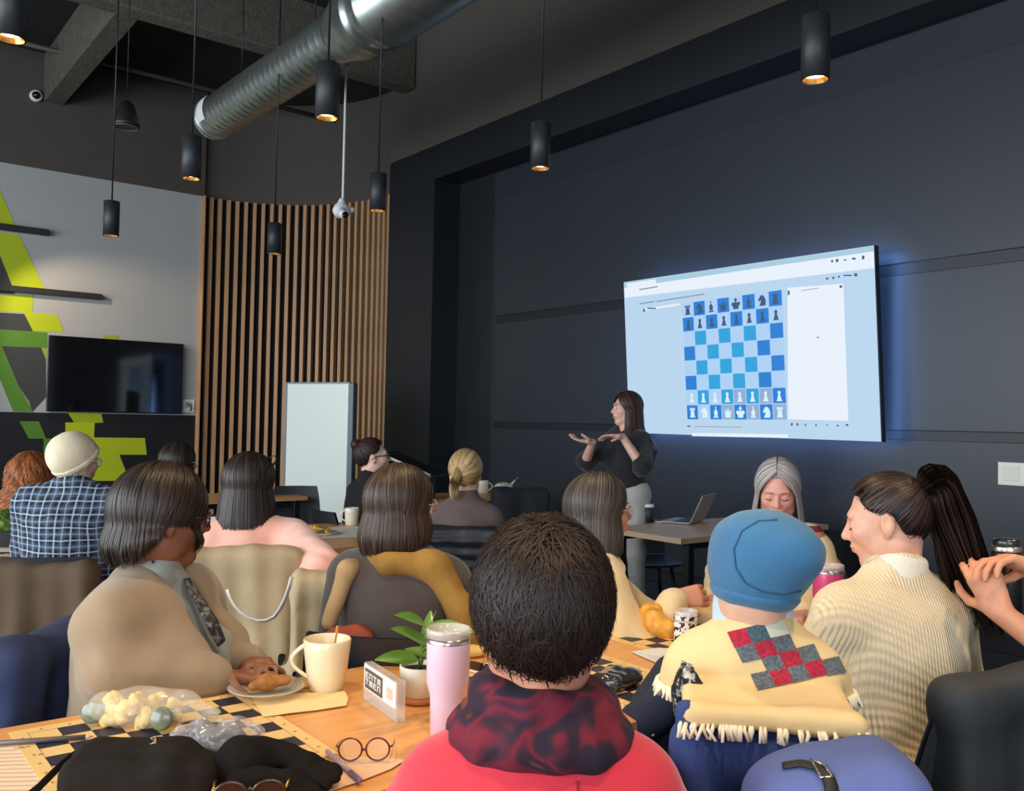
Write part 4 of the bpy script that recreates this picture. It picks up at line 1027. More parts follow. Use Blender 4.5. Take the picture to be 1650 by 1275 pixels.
d = p1-p0; MB().tube([(0, 0, 0), tuple(d*.93)], .0055, 8).build('shaft', mat('pencil_grey', (92, 84, 84), .4), t); MB().tube([tuple(d*.93), tuple(d)], [.0055, .001], 8).build('tip', mat('pencil_tip', (200, 170, 130), .7), t)
# bag of snacks with two dip pots
c = at(232, 1176, z=TH); t = thing('snack_bag', 'clear plastic bag of yellow snacks with two round green-lidded pots', 'bag', (c[0], c[1]+.02, TH+.004))
RX = -radians(38.2)
bagm = mat('clear_film', (250, 240, 215), .12, alpha=.26, spec=.7, coat=.3); 
soft('film', [Ell((0, 0, .040), (.125, .055, .045), rotm(yaw=38), .03), Ell((.10*cos(RX), .10*sin(RX), .05), (.03, .03, .028), None, .03), Cone((.12*cos(RX), .12*sin(RX), .035), (.165*cos(RX), .165*sin(RX), .030), .016, .011, .02)], bagm, t, .007, disp=folds(.004, 60), it=1)
snk = mat('puffed_snack', (236, 200, 118), .8, noise=(50, .15), bump=(90, .5))
Vs, Qs = sdf([Cone((-.016, 0, 0), (.0, .006, .004), .012, .013, .008), Cone((0, .006, .004), (.016, -.002, 0), .013, .010, .008)], .005); sn_me = mesh_np('snack', relax(Vs, Qs), Qs, True, (snk,))
for i in range(22):
    a, b_ = RNG.uniform(-.075, .085), RNG.uniform(-.03, .03); o = link('snack', sn_me, None, t, (a*cos(RX)-b_*sin(RX), a*sin(RX)+b_*cos(RX), .016+RNG.uniform(0, .038)), rot=tuple(RNG.uniform(0, 3, 3)))
for a, dd in ((-.105, .0), (.062, -.035)):
    Mx = Matrix.Translation((a*cos(RX)-dd*sin(RX), a*sin(RX)+dd*cos(RX), .028)) @ Matrix.Rotation(RX, 4, 'Z') @ Matrix.Rotation(pi/2-.25, 4, 'X')
    g = MB(); g.lathe([(0, .020), (.020, .020), (.0245, .016), (.0255, .008), (.0245, .004), (.022, -.015), (0, -.016)], 24, M=Mx); g.build('dip_pot', mat('pot_green', (112, 118, 96), .25, coat=.4), t)
# black shoulder bag, clear package, knitted gloves, sunglasses at the front
c = at(215, 1262, z=TH+.02); t = thing('shoulder_bag', 'black fabric shoulder bag lying at the bottom left of the near table', 'bag', (c[0], c[1]-.01, TH+.002), RX)
mb_ = mat('black_nylon', (30, 25, 22), .9, spec=.2, noise=(30, .12), bump=(300, .15))
soft('body', [Box((-.01, .0, .040), (.110, .070, .040), .03, None, .04), Box((.09, .01, .034), (.06, .06, .034), .03, None, .03), Box((-.01, .03, .066), (.095, .035, .016), .014, None, .03)], mb_, t, .007, disp=folds(.003, 40), it=1)
MB().tube([(-.08, .02, .085), (-.115, .04, .070), (-.145, .02, .045), (-.165, -.03, .018), (-.175, -.09, .008)], [.016]*5, 8, flat=.18).build('strap', mb_, t)
MB().tube([(.024, .012, .088), (.030, .012, .095), (.022, .011, .099), (.030, .010, .103), (.032, .012, .091), (.020, .012, .0875)], .0014, 5).build('emblem', mat('tan_thread', (190, 160, 120), .6), t)
c = at(335, 1222, z=TH+.01); t = thing('clear_package', 'crumpled clear plastic bag with dark contents behind the black bag', 'package', (c[0], c[1], TH+.002), RX)
soft('film', [Ell((0, 0, .042), (.080, .055, .040), None, .03), Ell((.05, .03, .04), (.05, .04, .035), None, .03)], mat('clear_film_grey', (215, 210, 212), .08, alpha=.36, spec=1.0, coat=.8), t, .005, disp=folds(.009, 120), it=0)
soft('contents', [Ell((0, .0, .040), (.066, .046, .034), None, .02), Ell((.04, .02, .036), (.036, .030, .030), None, .02)], mat('dark_green_stuff', (48, 52, 48), .6), t, .007, disp=folds(.004, 90), it=1)
c = at(440, 1262, z=TH+.01); t = thing('gloves', 'pair of black knitted gloves bunched up left of the spectacles', 'gloves', (c[0], c[1], TH+.003), RX)
mg_ = mat('black_knit', (22, 17, 14), .95, spec=.2, bump=(90, .35, 'X'))
soft('glove', [Ell((-.06, .0, .045), (.055, .055, .045), None, .03), Cone((-.03, .03, .05), (.06, .015, .04), .032, .024, .02), Cone((.05, .025, .035), (.115, .012, .028), .020, .013, .012), Cone((.05, .008, .030), (.118, -.012, .024), .019, .012, .012), Cone((.04, -.012, .026), (.108, -.035, .020), .018, .012, .012)], mg_, t, .006, disp=folds(.003, 70), it=1)
soft('glove', [Cone((-.05, -.04, .025), (.04, -.035, .022), .03, .026, .02), Cone((.03, -.03, .022), (.095, -.055, .016), .016, .011, .01), Cone((.03, -.05, .02), (.08, -.075, .014), .015, .011, .01)], mg_, t, .006, disp=folds(.003, 70), it=1)
c = at(385, 1268, z=TH+.03); t = thing('sunglasses', 'sunglasses with brown lenses and gold hinges beside the black gloves', 'sunglasses', (c[0], c[1]-.05, TH+.012), RX+.2)
g = MB()
for x in (-.033, .033): g.tube([(x+.028*cos(a), .0, .022+.022*sin(a)) for a in np.linspace(0, 2*pi, 22, endpoint=False)], .003, 6, closed=True)
g.tube([(-.008, 0, .028), (0, .004, .031), (.008, 0, .028)], .003, 6); g.build('frame', mat('tortoise', (52, 28, 14), .2, coat=.5), t)
for x in (-.033, .033): MB().add([(x+.026*cos(a), 0, .022+.020*sin(a)) for a in np.linspace(0, 2*pi, 20, endpoint=False)], [tuple(range(20))]).build('lens', mat('brown_lens', (70, 38, 18), .08, alpha=.8), t)
for x in (-1, 1): MB().tube([(x*.062, 0, .03), (x*.066, .05, .026), (x*.064, .11, .008)], .0028, 6).build('temple', mat('gold_metal', (220, 170, 90), .25, .9), t)
# red framed spectacles and pen
c = at(586, 1232, z=TH); t = thing('spectacles', 'round dark-red spectacles standing on the pinkish napkin', 'glasses', (c[0], c[1], TH+.0045), RX+.08)
mr_ = mat('dark_red_acetate', (96, 26, 28), .2, coat=.5); g = MB()
for x in (-.0275, .0275): g.tube([(x+.0235*cos(a), .0, .0255+.0225*sin(a)) for a in np.linspace(0, 2*pi, 26, endpoint=False)], .0019, 8, closed=True)
g.tube([(-.006, 0, .022), (0, .002, .025), (.006, 0, .022)], .0024, 6); g.build('rims', mr_, t)
for x in (-1, 1):
    MB().tube([(x*.050, .0, .030), (x*.056, .006, .030), (x*.058, .06, .017), (x*.056, .115, .004)], .002, 6).build('temple', mr_, t)
    MB().add([(x*.0275+.022*cos(a), 0, .0255+.021*sin(a)) for a in np.linspace(0, 2*pi, 20, endpoint=False)], [tuple(range(20))]).build('lens', mat('spectacle_lens', (255, 255, 255), .02, alpha=.12, spec=.8), t)
p0, p1 = at(527, 1211, z=TH+.010), at(581, 1259, z=TH+.010); d = p1-p0
t = thing('pen', 'lilac and purple pen lying under the red-framed spectacles', 'pen', tuple(p0))
MB().tube([(0, 0, 0), tuple(d*.72)], .0048, 10).build('barrel', mat('lilac_plastic', (170, 146, 170), .35), t); MB().tube([tuple(d*.72), tuple(d*.97), tuple(d)], [.0056, .0056, .003], 10).build('cap', mat('purple_plastic', (120, 96, 140), .35), t)
# acrylic table sign
a0, a1 = at(588, 1127, z=TH), at(641, 1166, z=TH); L = float(np.hypot(*(a1-a0)[:2])); az = atan2(a1[1]-a0[1], a1[0]-a0[0])
t = thing('table_sign', 'small clear acrylic table sign with a white printed card', 'sign', (a0[0], a0[1], TH+.001), az)
H_ = .092; acr = mat('clear_acrylic', (232, 238, 234), .05, alpha=.34, spec=.7, coat=.6)
MB().box((0, -.004, 0), (L, .018, H_), b=.001).build('acrylic_block', acr, t)
MB().box((.004, -.0052, .030), (L-.004, -.0042, H_-.002)).build('card', mat('sign_card', (240, 232, 220), .6), t)
MB().box((.012, -.0060, .034), (L*.60, -.0050, H_-.010)).build('dark_panel', mat('sign_dark', (84, 76, 72), .6), t)
g = MB(); w0 = .016; ww = L*.60-.022
for r, hts in ((0, (.060, .074)), (1, (.043, .057))):      # two rows of blocky white capitals
    for i in range(4):
        x = w0+i*ww/4; lw = ww/4*.78; z0, z1 = hts
        for q in ([(0, 0, .22, 1), (0, .8, 1, 1), (0, .42, .8, .6), (0, 0, 1, .2)], [(0, 0, .22, 1), (.78, 0, 1, 1), (0, .8, 1, 1)], [(.38, 0, .62, 1), (0, .8, 1, 1)], [(0, 0, .22, 1), (.4, 0, .6, 1), (.78, 0, 1, 1), (0, .8, 1, 1)])[(i+r*2) % 4]:
            g.box((x+q[0]*lw, -.0064, z0+q[1]*(z1-z0)), (x+q[2]*lw, -.0058, z0+q[3]*(z1-z0)))
g.build('lettering', mat('sign_white', (236, 230, 220), .6), t)
MB().box((L*.72, -.0058, .044), (L*.90, -.0050, .070)).build('beige_square', mat('sign_beige', (206, 186, 158), .6), t)
# potted plant
pc = v3(1.232, 1.915, TH); t = thing('potted_plant', 'green leafy plant in a white pot with a terracotta foot beside the lilac tumbler', 'plant', tuple(pc))
MB().lathe([(0, .016), (.036, .016), (.042, .020), (.049, .055), (.050, .090), (.047, .092), (.045, .089), (.044, .060), (0, .055)], 36).build('pot', mat('white_pot', (226, 212, 188), .5, noise=(60, .05)), t)
MB().lathe([(0, .002), (.040, .002), (.047, .008), (.047, .016), (.043, .018), (0, .018)], 36).build('foot', mat('terracotta', (188, 118, 62), .6), t)
MB().lathe([(0, .082), (.044, .080)], 24).build('soil', mat('soil', (40, 28, 20), .95, bump=(90, .8)), t)
ml_ = mat('leaf_green', (96, 138, 52), .38, noise=(12, .15), coat=.2); mst = mat('stem_green', (110, 128, 60), .5)
def leaf(base, tip, wd, up, m, parent, org, droop=.15):
    b_, tp = np.asarray(base)-org, np.asarray(tip)-org; ax_ = tp-b_; ln = np.linalg.norm(ax_); ax_ /= ln; side = unit(np.cross(ax_, up)); nn_ = np.cross(side, ax_); g = MB()
    for k in (1, -1):
        def fn(u, v):
            w_ = wd*sin(pi*min(1, u*.94+.04)**.85)**.8*(1-u*.25); a = (v-.5)*2
            return tuple(b_+ax_*ln*u+side*w_*a+nn_*(.22*w_*a*a-droop*ln*(u-.5)**2*0.9+droop*ln*.22)+nn_*k*.0005)
        g.grid(fn, 12, 6)
    g.build('leaf', m, parent)
LV = [((684, 1006), (636, 992), 2.19, 2.12, .022), ((690, 1040), (630, 1014), 2.18, 2.08, .028), ((672, 1062), (604, 1064), 2.17, 2.10, .024), ((690, 1012), (765, 1019), 2.20, 2.20, .026), ((686, 1030), (694, 984), 2.20, 2.26, .014), ((690, 1060), (652, 1046), 2.19, 2.32, .022), ((686, 1050), (735, 1040), 2.22, 2.32, .022)]
for bs, tp, d0, d1, wd in LV:
    B_ = at(*bs, depth=d0); T_ = at(*tp, depth=d1); leaf(B_, T_, wd, v3(-.25, -.55, .8), ml_, t, pc)
    MB().tube([(0, 0, .075), tuple((B_-pc)*np.array([.4, .4, .8])+np.array([0, 0, .01])), tuple(B_-pc)], .0022, 6).build('stem', mst, t)
e_ = at(703, 985, depth=2.22)-pc; MB().tube([(0, 0, .08), tuple(e_*np.array([.4, .4, .75])), tuple(e_)], [.002, .0018, .0008], 6).build('stem', mst, t)
# tumblers
def tumbler(label, loc, r, h, col, name='tumbler', grp='insulated tumblers'):
    t = thing(name, label, 'tumbler', loc, 0, grp); m = mat('tumbler_%d_%d_%d' % col, col, .35, coat=.25)
    MB().lathe([(0, .006), (r*.70, .006), (r*.76, .010), (r*.80, h*.36), (r*.84, h*.41), (r*.97, h*.50), (r*1.0, h*.86), (r*.99, h*.87), (0, h*.87)], 40).build('body', m, t)
    MB().lathe([(r*.66, 0), (r*.72, .001), (r*.74, .008), (r*.66, .008), (r*.66, 0)], 36).build('base_ring', mat('base_cap', (214, 196, 180), .4), t)
    MB().lathe([(r*1.0, h*.87), (r*1.0, h*.925), (r*.96, h*.925), (r*.96, h*.87), (r*1.0, h*.87)], 40).build('steel_rim', mat('brushed_steel', (196, 190, 186), .25, .9), t)
    MB().lathe([(r*.97, h*.91), (r*1.03, h*.925), (r*1.03, h*.985), (r*.98, h*1.0), (r*.90, h*.985), (r*.86, h*.94), (0, h*.94)], 40).build('lid', mat('clear_lid', (226, 218, 210), .1, alpha=.5, spec=.7, coat=.4), t)
    MB().box((-.012, -r*.75, h*.94), (.012, r*.1, h*.965), b=.004).build('slide', mat('clear_slide', (236, 230, 222), .15, alpha=.7), t, rotz=.6)
    return t
tumbler('tall lilac pink insulated tumbler on the near table beside the potted plant', (1.150, 1.672, TH), .0485, .240, (226, 190, 204))
tumbler('magenta insulated tumbler standing between the blue beanie and the cream sweater', (2.83, 1.80, TH), .052, .225, (206, 66, 122))
# phone and bun behind the lilac tumbler
c = at(760, 1079, z=TH); t = thing('smartphone', 'smartphone with a dark screen lying behind the lilac tumbler', 'phone', (c[0], c[1], TH+.003), RX+.9)
MB().box((-.037, -.075, 0), (.037, .075, .009), b=.003).build('case', mat('pale_phone_case', (232, 214, 190), .4), t); MB().box((-.034, -.072, .0088), (.034, .072, .0098)).build('screen', mat('phone_glass', (40, 34, 36), .1), t)
c = at(758, 1059, z=TH); soft('bread_roll', [Ell((0, 0, .016), (.05, .03, .018), rotm(yaw=30), .01), Ell((-.03, .01, .022), (.025, .022, .016), None, .01)], mat('roll_crust', (226, 186, 106), .7, noise=(30, .15)), None, .006, loc=(c[0], c[1], TH+.002))
tag(bpy.data.objects['bread_roll'], 'pale bread roll behind the lilac tumbler', 'bread')
c = at(786, 1078, z=TH); t = thing('keyring', 'small bunch of wire rings beside the smartphone', 'keys', (c[0], c[1], TH+.002))
for k in range(3): MB().tube([(.012*k+.014*cos(a), .014*sin(a), .012+.008*sin(a+k)) for a in np.linspace(0, 2*pi, 16, endpoint=False)], .0013, 5, closed=True).build('ring', mat('brushed_steel', (196, 190, 186), .25, .9), t)
# croissant, drinking glass, papers, tray
c = at(1072, 1024, z=TH); P = []
for i in range(7):
    a0, a1 = -1.9+i*3.8/7, -1.9+(i+1)*3.8/7; r_ = .030*(1-.55*abs((i+.5)/7-.5)*2)+.006
    P.append(Cone((.055*sin(a0), .055*cos(a0)*.8, r_*.9), (.055*sin(a1), .055*cos(a1)*.8, r_*.9), r_*1.1, r_*.82, .001))
soft('croissant', P, mat('golden_pastry', (226, 158, 60), .5, noise=(35, .35), bump=(40, .3)), None, .005, disp=folds(.0015, 110), loc=(c[0]+.03, c[1]+.01, TH+.004), rotz=.4); bpy.data.objects['croissant'].scale = (1.2, 1.3, 1.35); tag(bpy.data.objects['croissant'], 'golden croissant behind the drinking glass', 'croissant')
t = thing('drinking_glass', 'tall drinking glass with printed black squiggles beside the croissant', 'glass', (2.04, 1.758, TH+.003))
gl = mat('drinking_glass_clear', (250, 244, 238), .04, alpha=.28, spec=.8, coat=.7)
MB().lathe([(0, 0), (.029, 0), (.0305, .004), (.0345, .158), (.0335, .160), (.0322, .157), (.0285, .010), (0, .009)], 36).build('tumbler_glass', gl, t)
MB().lathe([(0, .011), (.0283, .011), (.0300, .058), (0, .058)], 32).build('drink', mat('pale_drink', (226, 196, 160), .15, alpha=.75), t)
mq = mat('printed_squiggles', (238, 226, 212), .5); N, Lk, bb = nodes_of(mq); tc = N.new('ShaderNodeTexCoord'); nn = N.new('ShaderNodeTexNoise'); nn.inputs['Scale'].default_value = 70; nn.inputs['Detail'].default_value = 1; Lk.new(tc.outputs['Object'], nn.inputs[0])
cr = N.new('ShaderNodeValToRGB'); cr.color_ramp.interpolation = 'CONSTANT'; cr.color_ramp.elements[0].color = lin((46, 38, 34)); cr.color_ramp.elements[1].color = lin((238, 226, 212)); cr.color_ramp.elements[1].position = .49; Lk.new(nn.outputs['Fac'], cr.inputs[0]); Lk.new(cr.outputs[0], bb.inputs[0])
MB().lathe([(.0325, .068), (.0342, .128)], 36).build('print_band', mq, t); MB().lathe([(.0346, .134), (.0350, .146)], 36).build('print_ring', mq, t)
paper('leaflet', 'white folded leaflet on the table left of the drinking glass', 'paper', [(1017, 1051), (1060, 1046), (1095, 1047), (1104, 1068), (1084, 1079), (1048, 1066)], TH+.002, mat('leaflet_white', (232, 228, 226), .7), curl=.003)
c = at(1150, 998, z=TH); t = thing('tray', 'small square tray with yellow food and a fork under the knitting hand', 'tray', (c[0], c[1], TH+.0035), .35)
MB().box((-.10, -.075, 0), (.10, .075, .004)).box((-.10, -.075, 0), (-.096, .075, .016)).box((.096, -.075, 0), (.10, .075, .016)).box((-.10, -.075, 0), (.10, -.071, .016)).box((-.10, .071, 0), (.10, .075, .016)).build('tray_body', mat('tray_white', (226, 208, 184), .4), t)
soft('food', [Ell((-.02, 0, .012), (.055, .045, .012), None, .01), Ell((.02, .02, .016), (.025, .02, .012), None, .01)], mat('yellow_food', (232, 166, 56), .6, noise=(30, .2)), t, .006, disp=folds(.003, 90))
MB().box((.04, -.09, .017), (.048, .05, .019)).box((.034, .05, .017), (.054, .085, .019)).build('fork', mat('white_plastic', (225, 226, 224), .4), t, rotz=-.5)
c = at(988, 1108, z=TH); soft('black_package', [Box((0, 0, .022), (.075, .04, .020), .015, rotm(yaw=-25), .02), Ell((.03, -.02, .02), (.05, .03, .02), None, .02)], mat('black_film', (52, 50, 54), .15, coat=.5), None, .005, disp=folds(.005, 70), it=1, loc=(c[0], c[1], TH+.003)); tag(bpy.data.objects['black_package'], 'shiny black crumpled package on the chess sheet beside the red sweater', 'package')
c = at(1083, 1157, z=TH); e = at(1062, 1188, depth=2.1)
MB().tube([(0, .02, .004), (0, 0, .006), (c[0]*0-.004, -.012, -.005), tuple((e-c)*np.array([.6, .6, .7])+np.array([0, -.02, 0])), tuple(e-c+np.array([0, -.022, 0]))], [.003, .003, .003, .004, .005], 8).build('white_cord', mat('white_plastic', (225, 226, 224), .4), None, (c[0], 1.512, TH)); tag(bpy.data.objects['white_cord'], 'short white cord dangling off the table edge beside the beanie wearer', 'cord')
# yellow packet, greens bowl and cup by the magenta tumbler
c = at(1290, 972, z=TH); soft('yellow_packet', [Box((0, 0, .03), (.075, .045, .028), .02, rotm(yaw=-20), .02)], mat('yellow_paper', (222, 172, 84), .6, noise=(20, .15)), None, .006, disp=folds(.006, 55), loc=(c[0]+.02, c[1]+.08, TH+.003)); tag(bpy.data.objects['yellow_packet'], 'crumpled yellow paper packet left of the magenta tumbler', 'packet')
c = at(1275, 965, z=TH); soft('salad', [Ell((0, 0, .03), (.06, .05, .04), None, .02)], mat('salad_green', (86, 104, 42), .6, noise=(40, .4), bump=(50, 1)), None, .006, disp=folds(.008, 60), loc=(c[0]-.12, c[1]+.16, TH+.003)); tag(bpy.data.objects['salad'], 'small heap of green salad behind the blue beanie', 'salad')

# ================================================================ SECOND ROW
c = at(567, 845, z=TH); t = mug('mug', 'white mug with a green leaf print on the second row table', (c[0]-.03, c[1]-.05, TH), .040, .047, .115, LEFT, mat('white_ceramic', (232, 222, 196), .3, coat=.3))
g = MB(); c0 = radians(-38)
for k, (zz, aw) in enumerate(((.028, 0), )):
    pts = [(-.10, .030), (.12, .020), (.40, .030), (.62, .048), (.66, .066), (.44, .070), (.30, .086), (.10, .070), (-.08, .052)]
    g.add([((.0456+.004*z/.1)*cos(c0+a-.25), (.0456+.004*z/.1)*sin(c0+a-.25), z) for a, z in pts]+[((.0462)*cos(c0), (.0462)*sin(c0), .052)], [(i, (i+1) % 9, 9) for i in range(9)])
g.build('leaf_print', mat('leaf_print', (98, 140, 52), .5), t)
c = at(515, 862, z=TH); t = thing('crisps_plate', 'plate of yellow crisps on the second row table', 'plate', (c[0], c[1]+.02, TH+.002))
MB().lathe([(0, 0), (.09, 0), (.12, .012), (.118, .015), (.088, .005), (0, .004)], 32).build('dish', mat('white_plate', (226, 214, 194), .4), t)
Vs, Qs = sdf([Ell((0, 0, 0), (.026, .020, .006), None, .01)], .006); cm = mesh_np('crisp', Vs, Qs, True, (mat('crisp_yellow', (226, 176, 76), .6, noise=(30, .2)),))
for i in range(22):
    a, r_ = RNG.uniform(0, 6.28), .075*sqrt(RNG.random()); link('crisp', cm, None, t, (r_*cos(a), r_*sin(a), .014+.045*(1-r_/.08)*RNG.random()), rot=tuple(RNG.uniform(-.7, .7, 3)))
paper('menu_sheet', 'white printed sheet beside the leaf print mug', 'paper', [(530, 850), (585, 848), (575, 866), (515, 868)], TH+.002, m_paper)
c = at(18, 882, z=TH); t = thing('moss_plant', 'low mossy green plant in a pot on the table at the left edge', 'plant', (c[0]-.03, c[1]+.10, TH+.002))
MB().lathe([(0, 0), (.07, 0), (.085, .04), (.088, .07), (.08, .07), (0, .06)], 28).build('pot', mat('olive_pot', (120, 110, 50), .6), t)
soft('foliage', [Ell((.05*cos(a), .05*sin(a), .10+.03*sin(3*a)), (.05, .05, .045), None, .02) for a in np.linspace(0, 6.28, 7)]+[Ell((0, 0, .14), (.06, .06, .04), None, .02)], mat('moss_green', (96, 124, 48), .8, noise=(30, .35), bump=(60, 1)), t, .008, disp=folds(.012, 70), it=1)
c = at(50, 902, z=TH); t = thing('serving_board', 'small wooden serving board at the left edge table', 'board', (c[0]-.02, c[1]+.02, TH+.002)); MB().lathe([(0, 0), (.13, 0), (.135, .008), (.13, .016), (0, .016)], 36).build('board', wood('board_wood', (222, 180, 124), (200, 156, 100), 1, 'X'), t); MB().box((-.04, -.03, .016), (.03, .02, .028), b=.004).build('cracker', mat('cracker', (196, 150, 96), .7), t)
paper('notes_sheet', 'white paper sheet behind the serving board', 'paper', [(-30, 884), (44, 884), (48, 893), (-30, 898)], TH+.002, m_paper)
c = at(8, 892, z=TH+.008); MB().tube([(-.10, .05, 0), (.05, -.03, 0)], .005, 8).build('marker', mat('marker_black', (20, 20, 22), .4), None, (c[0], c[1], TH+.010)); tag(bpy.data.objects['marker'], 'black marker pen lying on the white paper sheet', 'pen')

# presenter's table
c = at(1148, 842, z=TH); t = thing('laptop', 'silver laptop open on the pale oak table near the screen', 'laptop', (c[0]-.15, c[1]+.02, TH+.004), radians(-158))
ma = mat('laptop_aluminium', (176, 168, 166), .35, .7)
MB().box((-.155, -.215, 0), (.155, .0, .012), b=.004).build('base', ma, t); MB().box((-.14, -.13, .012), (.14, -.02, .0128)).build('keyboard', mat('keyboard_black', (26, 26, 28), .6), t)
g = MB(); g.box((-.155, -.004, 0), (.155, .004, .215), b=.003); lid = g.build('lid', ma, t, (0, .004, .010), rot=(radians(-24), 0, 0))
MB().box((-.148, -.0048, .008), (.148, -.0038, .208)).build('display', mat('laptop_screen', (120, 140, 170), .3, emit=.25), lid)
MB().lathe([(0, .0042), (.012, .0042)], 20, M=Matrix.Translation((0, 0, .11)) @ Matrix.Rotation(-pi/2, 4, 'X')).build('emblem', mat('emblem_grey', (70, 66, 66), .3), lid)
c = at(1041, 841, z=TH); t = thing('paper_cup', 'dark paper coffee cup with a white lid on the pale oak table', 'cup', (c[0]+.02, c[1], TH+.001))
MB().lathe([(0, 0), (.030, 0), (.041, .105), (0, .105)], 28).build('cup', mat('dark_cup', (52, 52, 52), .6), t); MB().lathe([(.043, .104), (.043, .112), (.039, .116), (.038, .124), (0, .124)], 28).build('lid', mat('white_lid', (228, 226, 222), .4), t)
c = at(1072, 841, z=TH); t = thing('notebook', 'thin dark notebook with a pale edge beside the laptop', 'notebook', (c[0], c[1]-.02, TH+.001), -.7); MB().box((-.10, -.07, 0), (.10, .07, .012), b=.002).build('cover', mat('notebook_dark', (60, 50, 46), .6), t); MB().box((-.098, -.073, .003), (.102, -.066, .009)).build('pages', m_paper, t)
# lectern beside the column
p = at(655, 735, depth=7.9); t = thing('lectern', 'black lectern with a sloping top and pale edge beside the dark column', 'lectern', (p[0], p[1], 0), radians(-52))
MB().box((-.22, -.16, 0), (.22, .16, .98), b=.01).build('cabinet', m_black, t)
g = MB(); g.add([(-.18, -.22, 1.16), (.30, -.22, .98), (.30, .22, .98), (-.18, .22, 1.16), (-.18, -.22, 1.14), (.30, -.22, .96), (.30, .22, .96), (-.18, .22, 1.14)], [(0, 1, 2, 3), (7, 6, 5, 4), (0, 4, 5, 1), (1, 5, 6, 2), (2, 6, 7, 3), (3, 7, 4, 0)]); g.build('slope', m_blackmetal, t)
MB().tube([(-.18, -.225, 1.162), (.30, -.225, .985)], .009, 6).build('edge_strip', mat('pale_edge', (205, 196, 180), .4), t)
MB().box((-.17, -.19, .94), (-.12, .19, 1.145)).build('riser', m_black, t)
# far table cups and bag
c = at(788, 796, z=TH); t = mug('mug', 'white mug on the far table behind the blonde head', (c[0], c[1]+.10, TH), .05, .055, .12, LEFT+pi, mat('white_ceramic', (232, 222, 196), .3, coat=.3))
c = at(815, 795, z=TH); soft('crumpled_paper', [Ell((0, 0, .05), (.10, .07, .05), None, .02), Cone((.08, 0, .06), (.17, -.02, .14), .016, .010, .02), Cone((-.06, 0, .04), (-.14, .04, .02), .02, .01, .02)], mat('white_tissue', (224, 216, 186), .8), None, .010, disp=folds(.010, 45), loc=(c[0], c[1]+.05, TH+.004)); tag(bpy.data.objects['crumpled_paper'], 'crumpled white paper heap on the far table', 'paper')
# ================================================================ PEOPLE
DK = hairmat('hair_black_brown', (28, 23, 21), (74, 58, 46)); BRN = hairmat('hair_brown', (46, 34, 27), (88, 68, 52)); GRY = hairmat('hair_ash', (58, 52, 46), (100, 89, 77))
def gar(s): return bpy.data.objects
# --- presenter (standing)
p = person('woman standing by the screen in a black puff-sleeved sweater, gesturing with both hands', (1010, 660), 6.6, 292, 262, (214, 166, 146), pitch=2, stand=True, lean=.02, bust=1.0, w=.92, trousers=(176, 172, 168),
           hands=[('w', 955, 713, 6.34), ('w', 1003, 704, 6.34)], elbows=[(.75, .3, -1), (-.75, .3, -1)], hand_detail=True, h=.013, fh=.006,
           hand_kw=[dict(wd=(-.80, .55, .10), wn=(.1, -.1, 1), curl=(8, 12), L=1.0), dict(wd=(-.82, .50, .06), wn=(0, -.2, -1), curl=(8, 12), L=1.0)])
top(p, mat('black_sweater', (24, 24, 30), .9, sheen=.2), g=.02, bulk=.026, short=(.10, .10), hem=.86, neck='crew', wr=.006)
S, El, Wr, x = p['arms'][1]
soft('sheer_puff', [Ell(S+v3(-.045, 0, -.06), (.06, .07, .10), None, .02)], mat('sheer_navy', (40, 48, 66), .25, alpha=.5, coat=.4), p['root'], .009, disp=folds(.006, 60))
hm = hairmat('hair_chestnut', (44, 28, 26), (92, 62, 56)); scalp(p, hm)
hair_fall(p, hm, [(0, -.05), (70, -.20), (120, -.22), (180, -.24)], phi0=58, n=420, part=.15, flare=.012, back_out=.03)
brows(p, hm)
# --- woman in taupe cardigan
p = person('woman in a taupe open cardigan with chin-length dark hair and glasses, seated at left', (262, 838), 2.45, 92, 138, (134, 84, 58), lean=.05, w=1.26, dp=1.28, belly=.8, bust=1.3, pitch=4, fh=.005,
           hands=[('w', 352, 1088, 2.30), ('w', 404, 1074, 2.44)], elbows=[('w', 188, 1086, 2.22), (-.5, -.4, -.8)], trousers=(60, 56, 54), hscale=1.06, group=None)
top(p, mat('grey_shirt', (150, 150, 140), .8), 'shirt', g=.012, sleeves=(0, 0), neck='collar', wr=.004)
sh, nb, sz = p['sh'], p['nb'], p['sz']
ex = [Box((0, .30, sz-.25), (.052, .22, .42), .02, None, .04, 's')]
for x in (1, -1): ex += [Cone(nb+v3(x*.062, -.05, .030), nb+v3(x*.085, .03, .012), .026, .026, .02), Cone(nb+v3(x*.085, .03, .012), sh+v3(x*.075, .165, -.14), .026, .030, .02), Cone(sh+v3(x*.075, .165, -.14), v3(x*.085, .27, .78), .030, .034, .02)]
ex += [Cone(nb+v3(-.062, -.05, .03), nb+v3(.062, -.05, .03), .026, .026, .02), Cone(nb+v3(.03, -.03, -.02), p['arms'][0][0]+v3(.0, 0, -.02), .06, .075, .04), Cone(p['arms'][0][0]+v3(0, 0, -.03), p['arms'][0][1], .080, .086, .018), Cone(p['arms'][0][1], p['arms'][0][1]*.25+p['arms'][0][2]*.75, .082, .060, .018), Cone(nb+v3(-.03, -.03, -.02), p['arms'][1][0]+v3(.0, 0, -.02), .06, .075, .04)]
top(p, mat('taupe_knit', (150, 126, 98), .95, noise=(5, .05), bump=(500, .12), sheen=.3), 'cardigan', g=.034, sg=.030, bulk=.020, neck=None, wr=.010, f=17, extra=ex, hem=.46)
MB().tube([nb+v3(0, .085, .02), sh+v3(.015, .175, -.03), sh+v3(.0, .195, -.085)], [.014, .026, .020], 8, flat=.35).build('patterned_tie', blotch('lace_dark', [(28, 26, 28), (60, 56, 54), (140, 138, 130)], 40), p['root'])
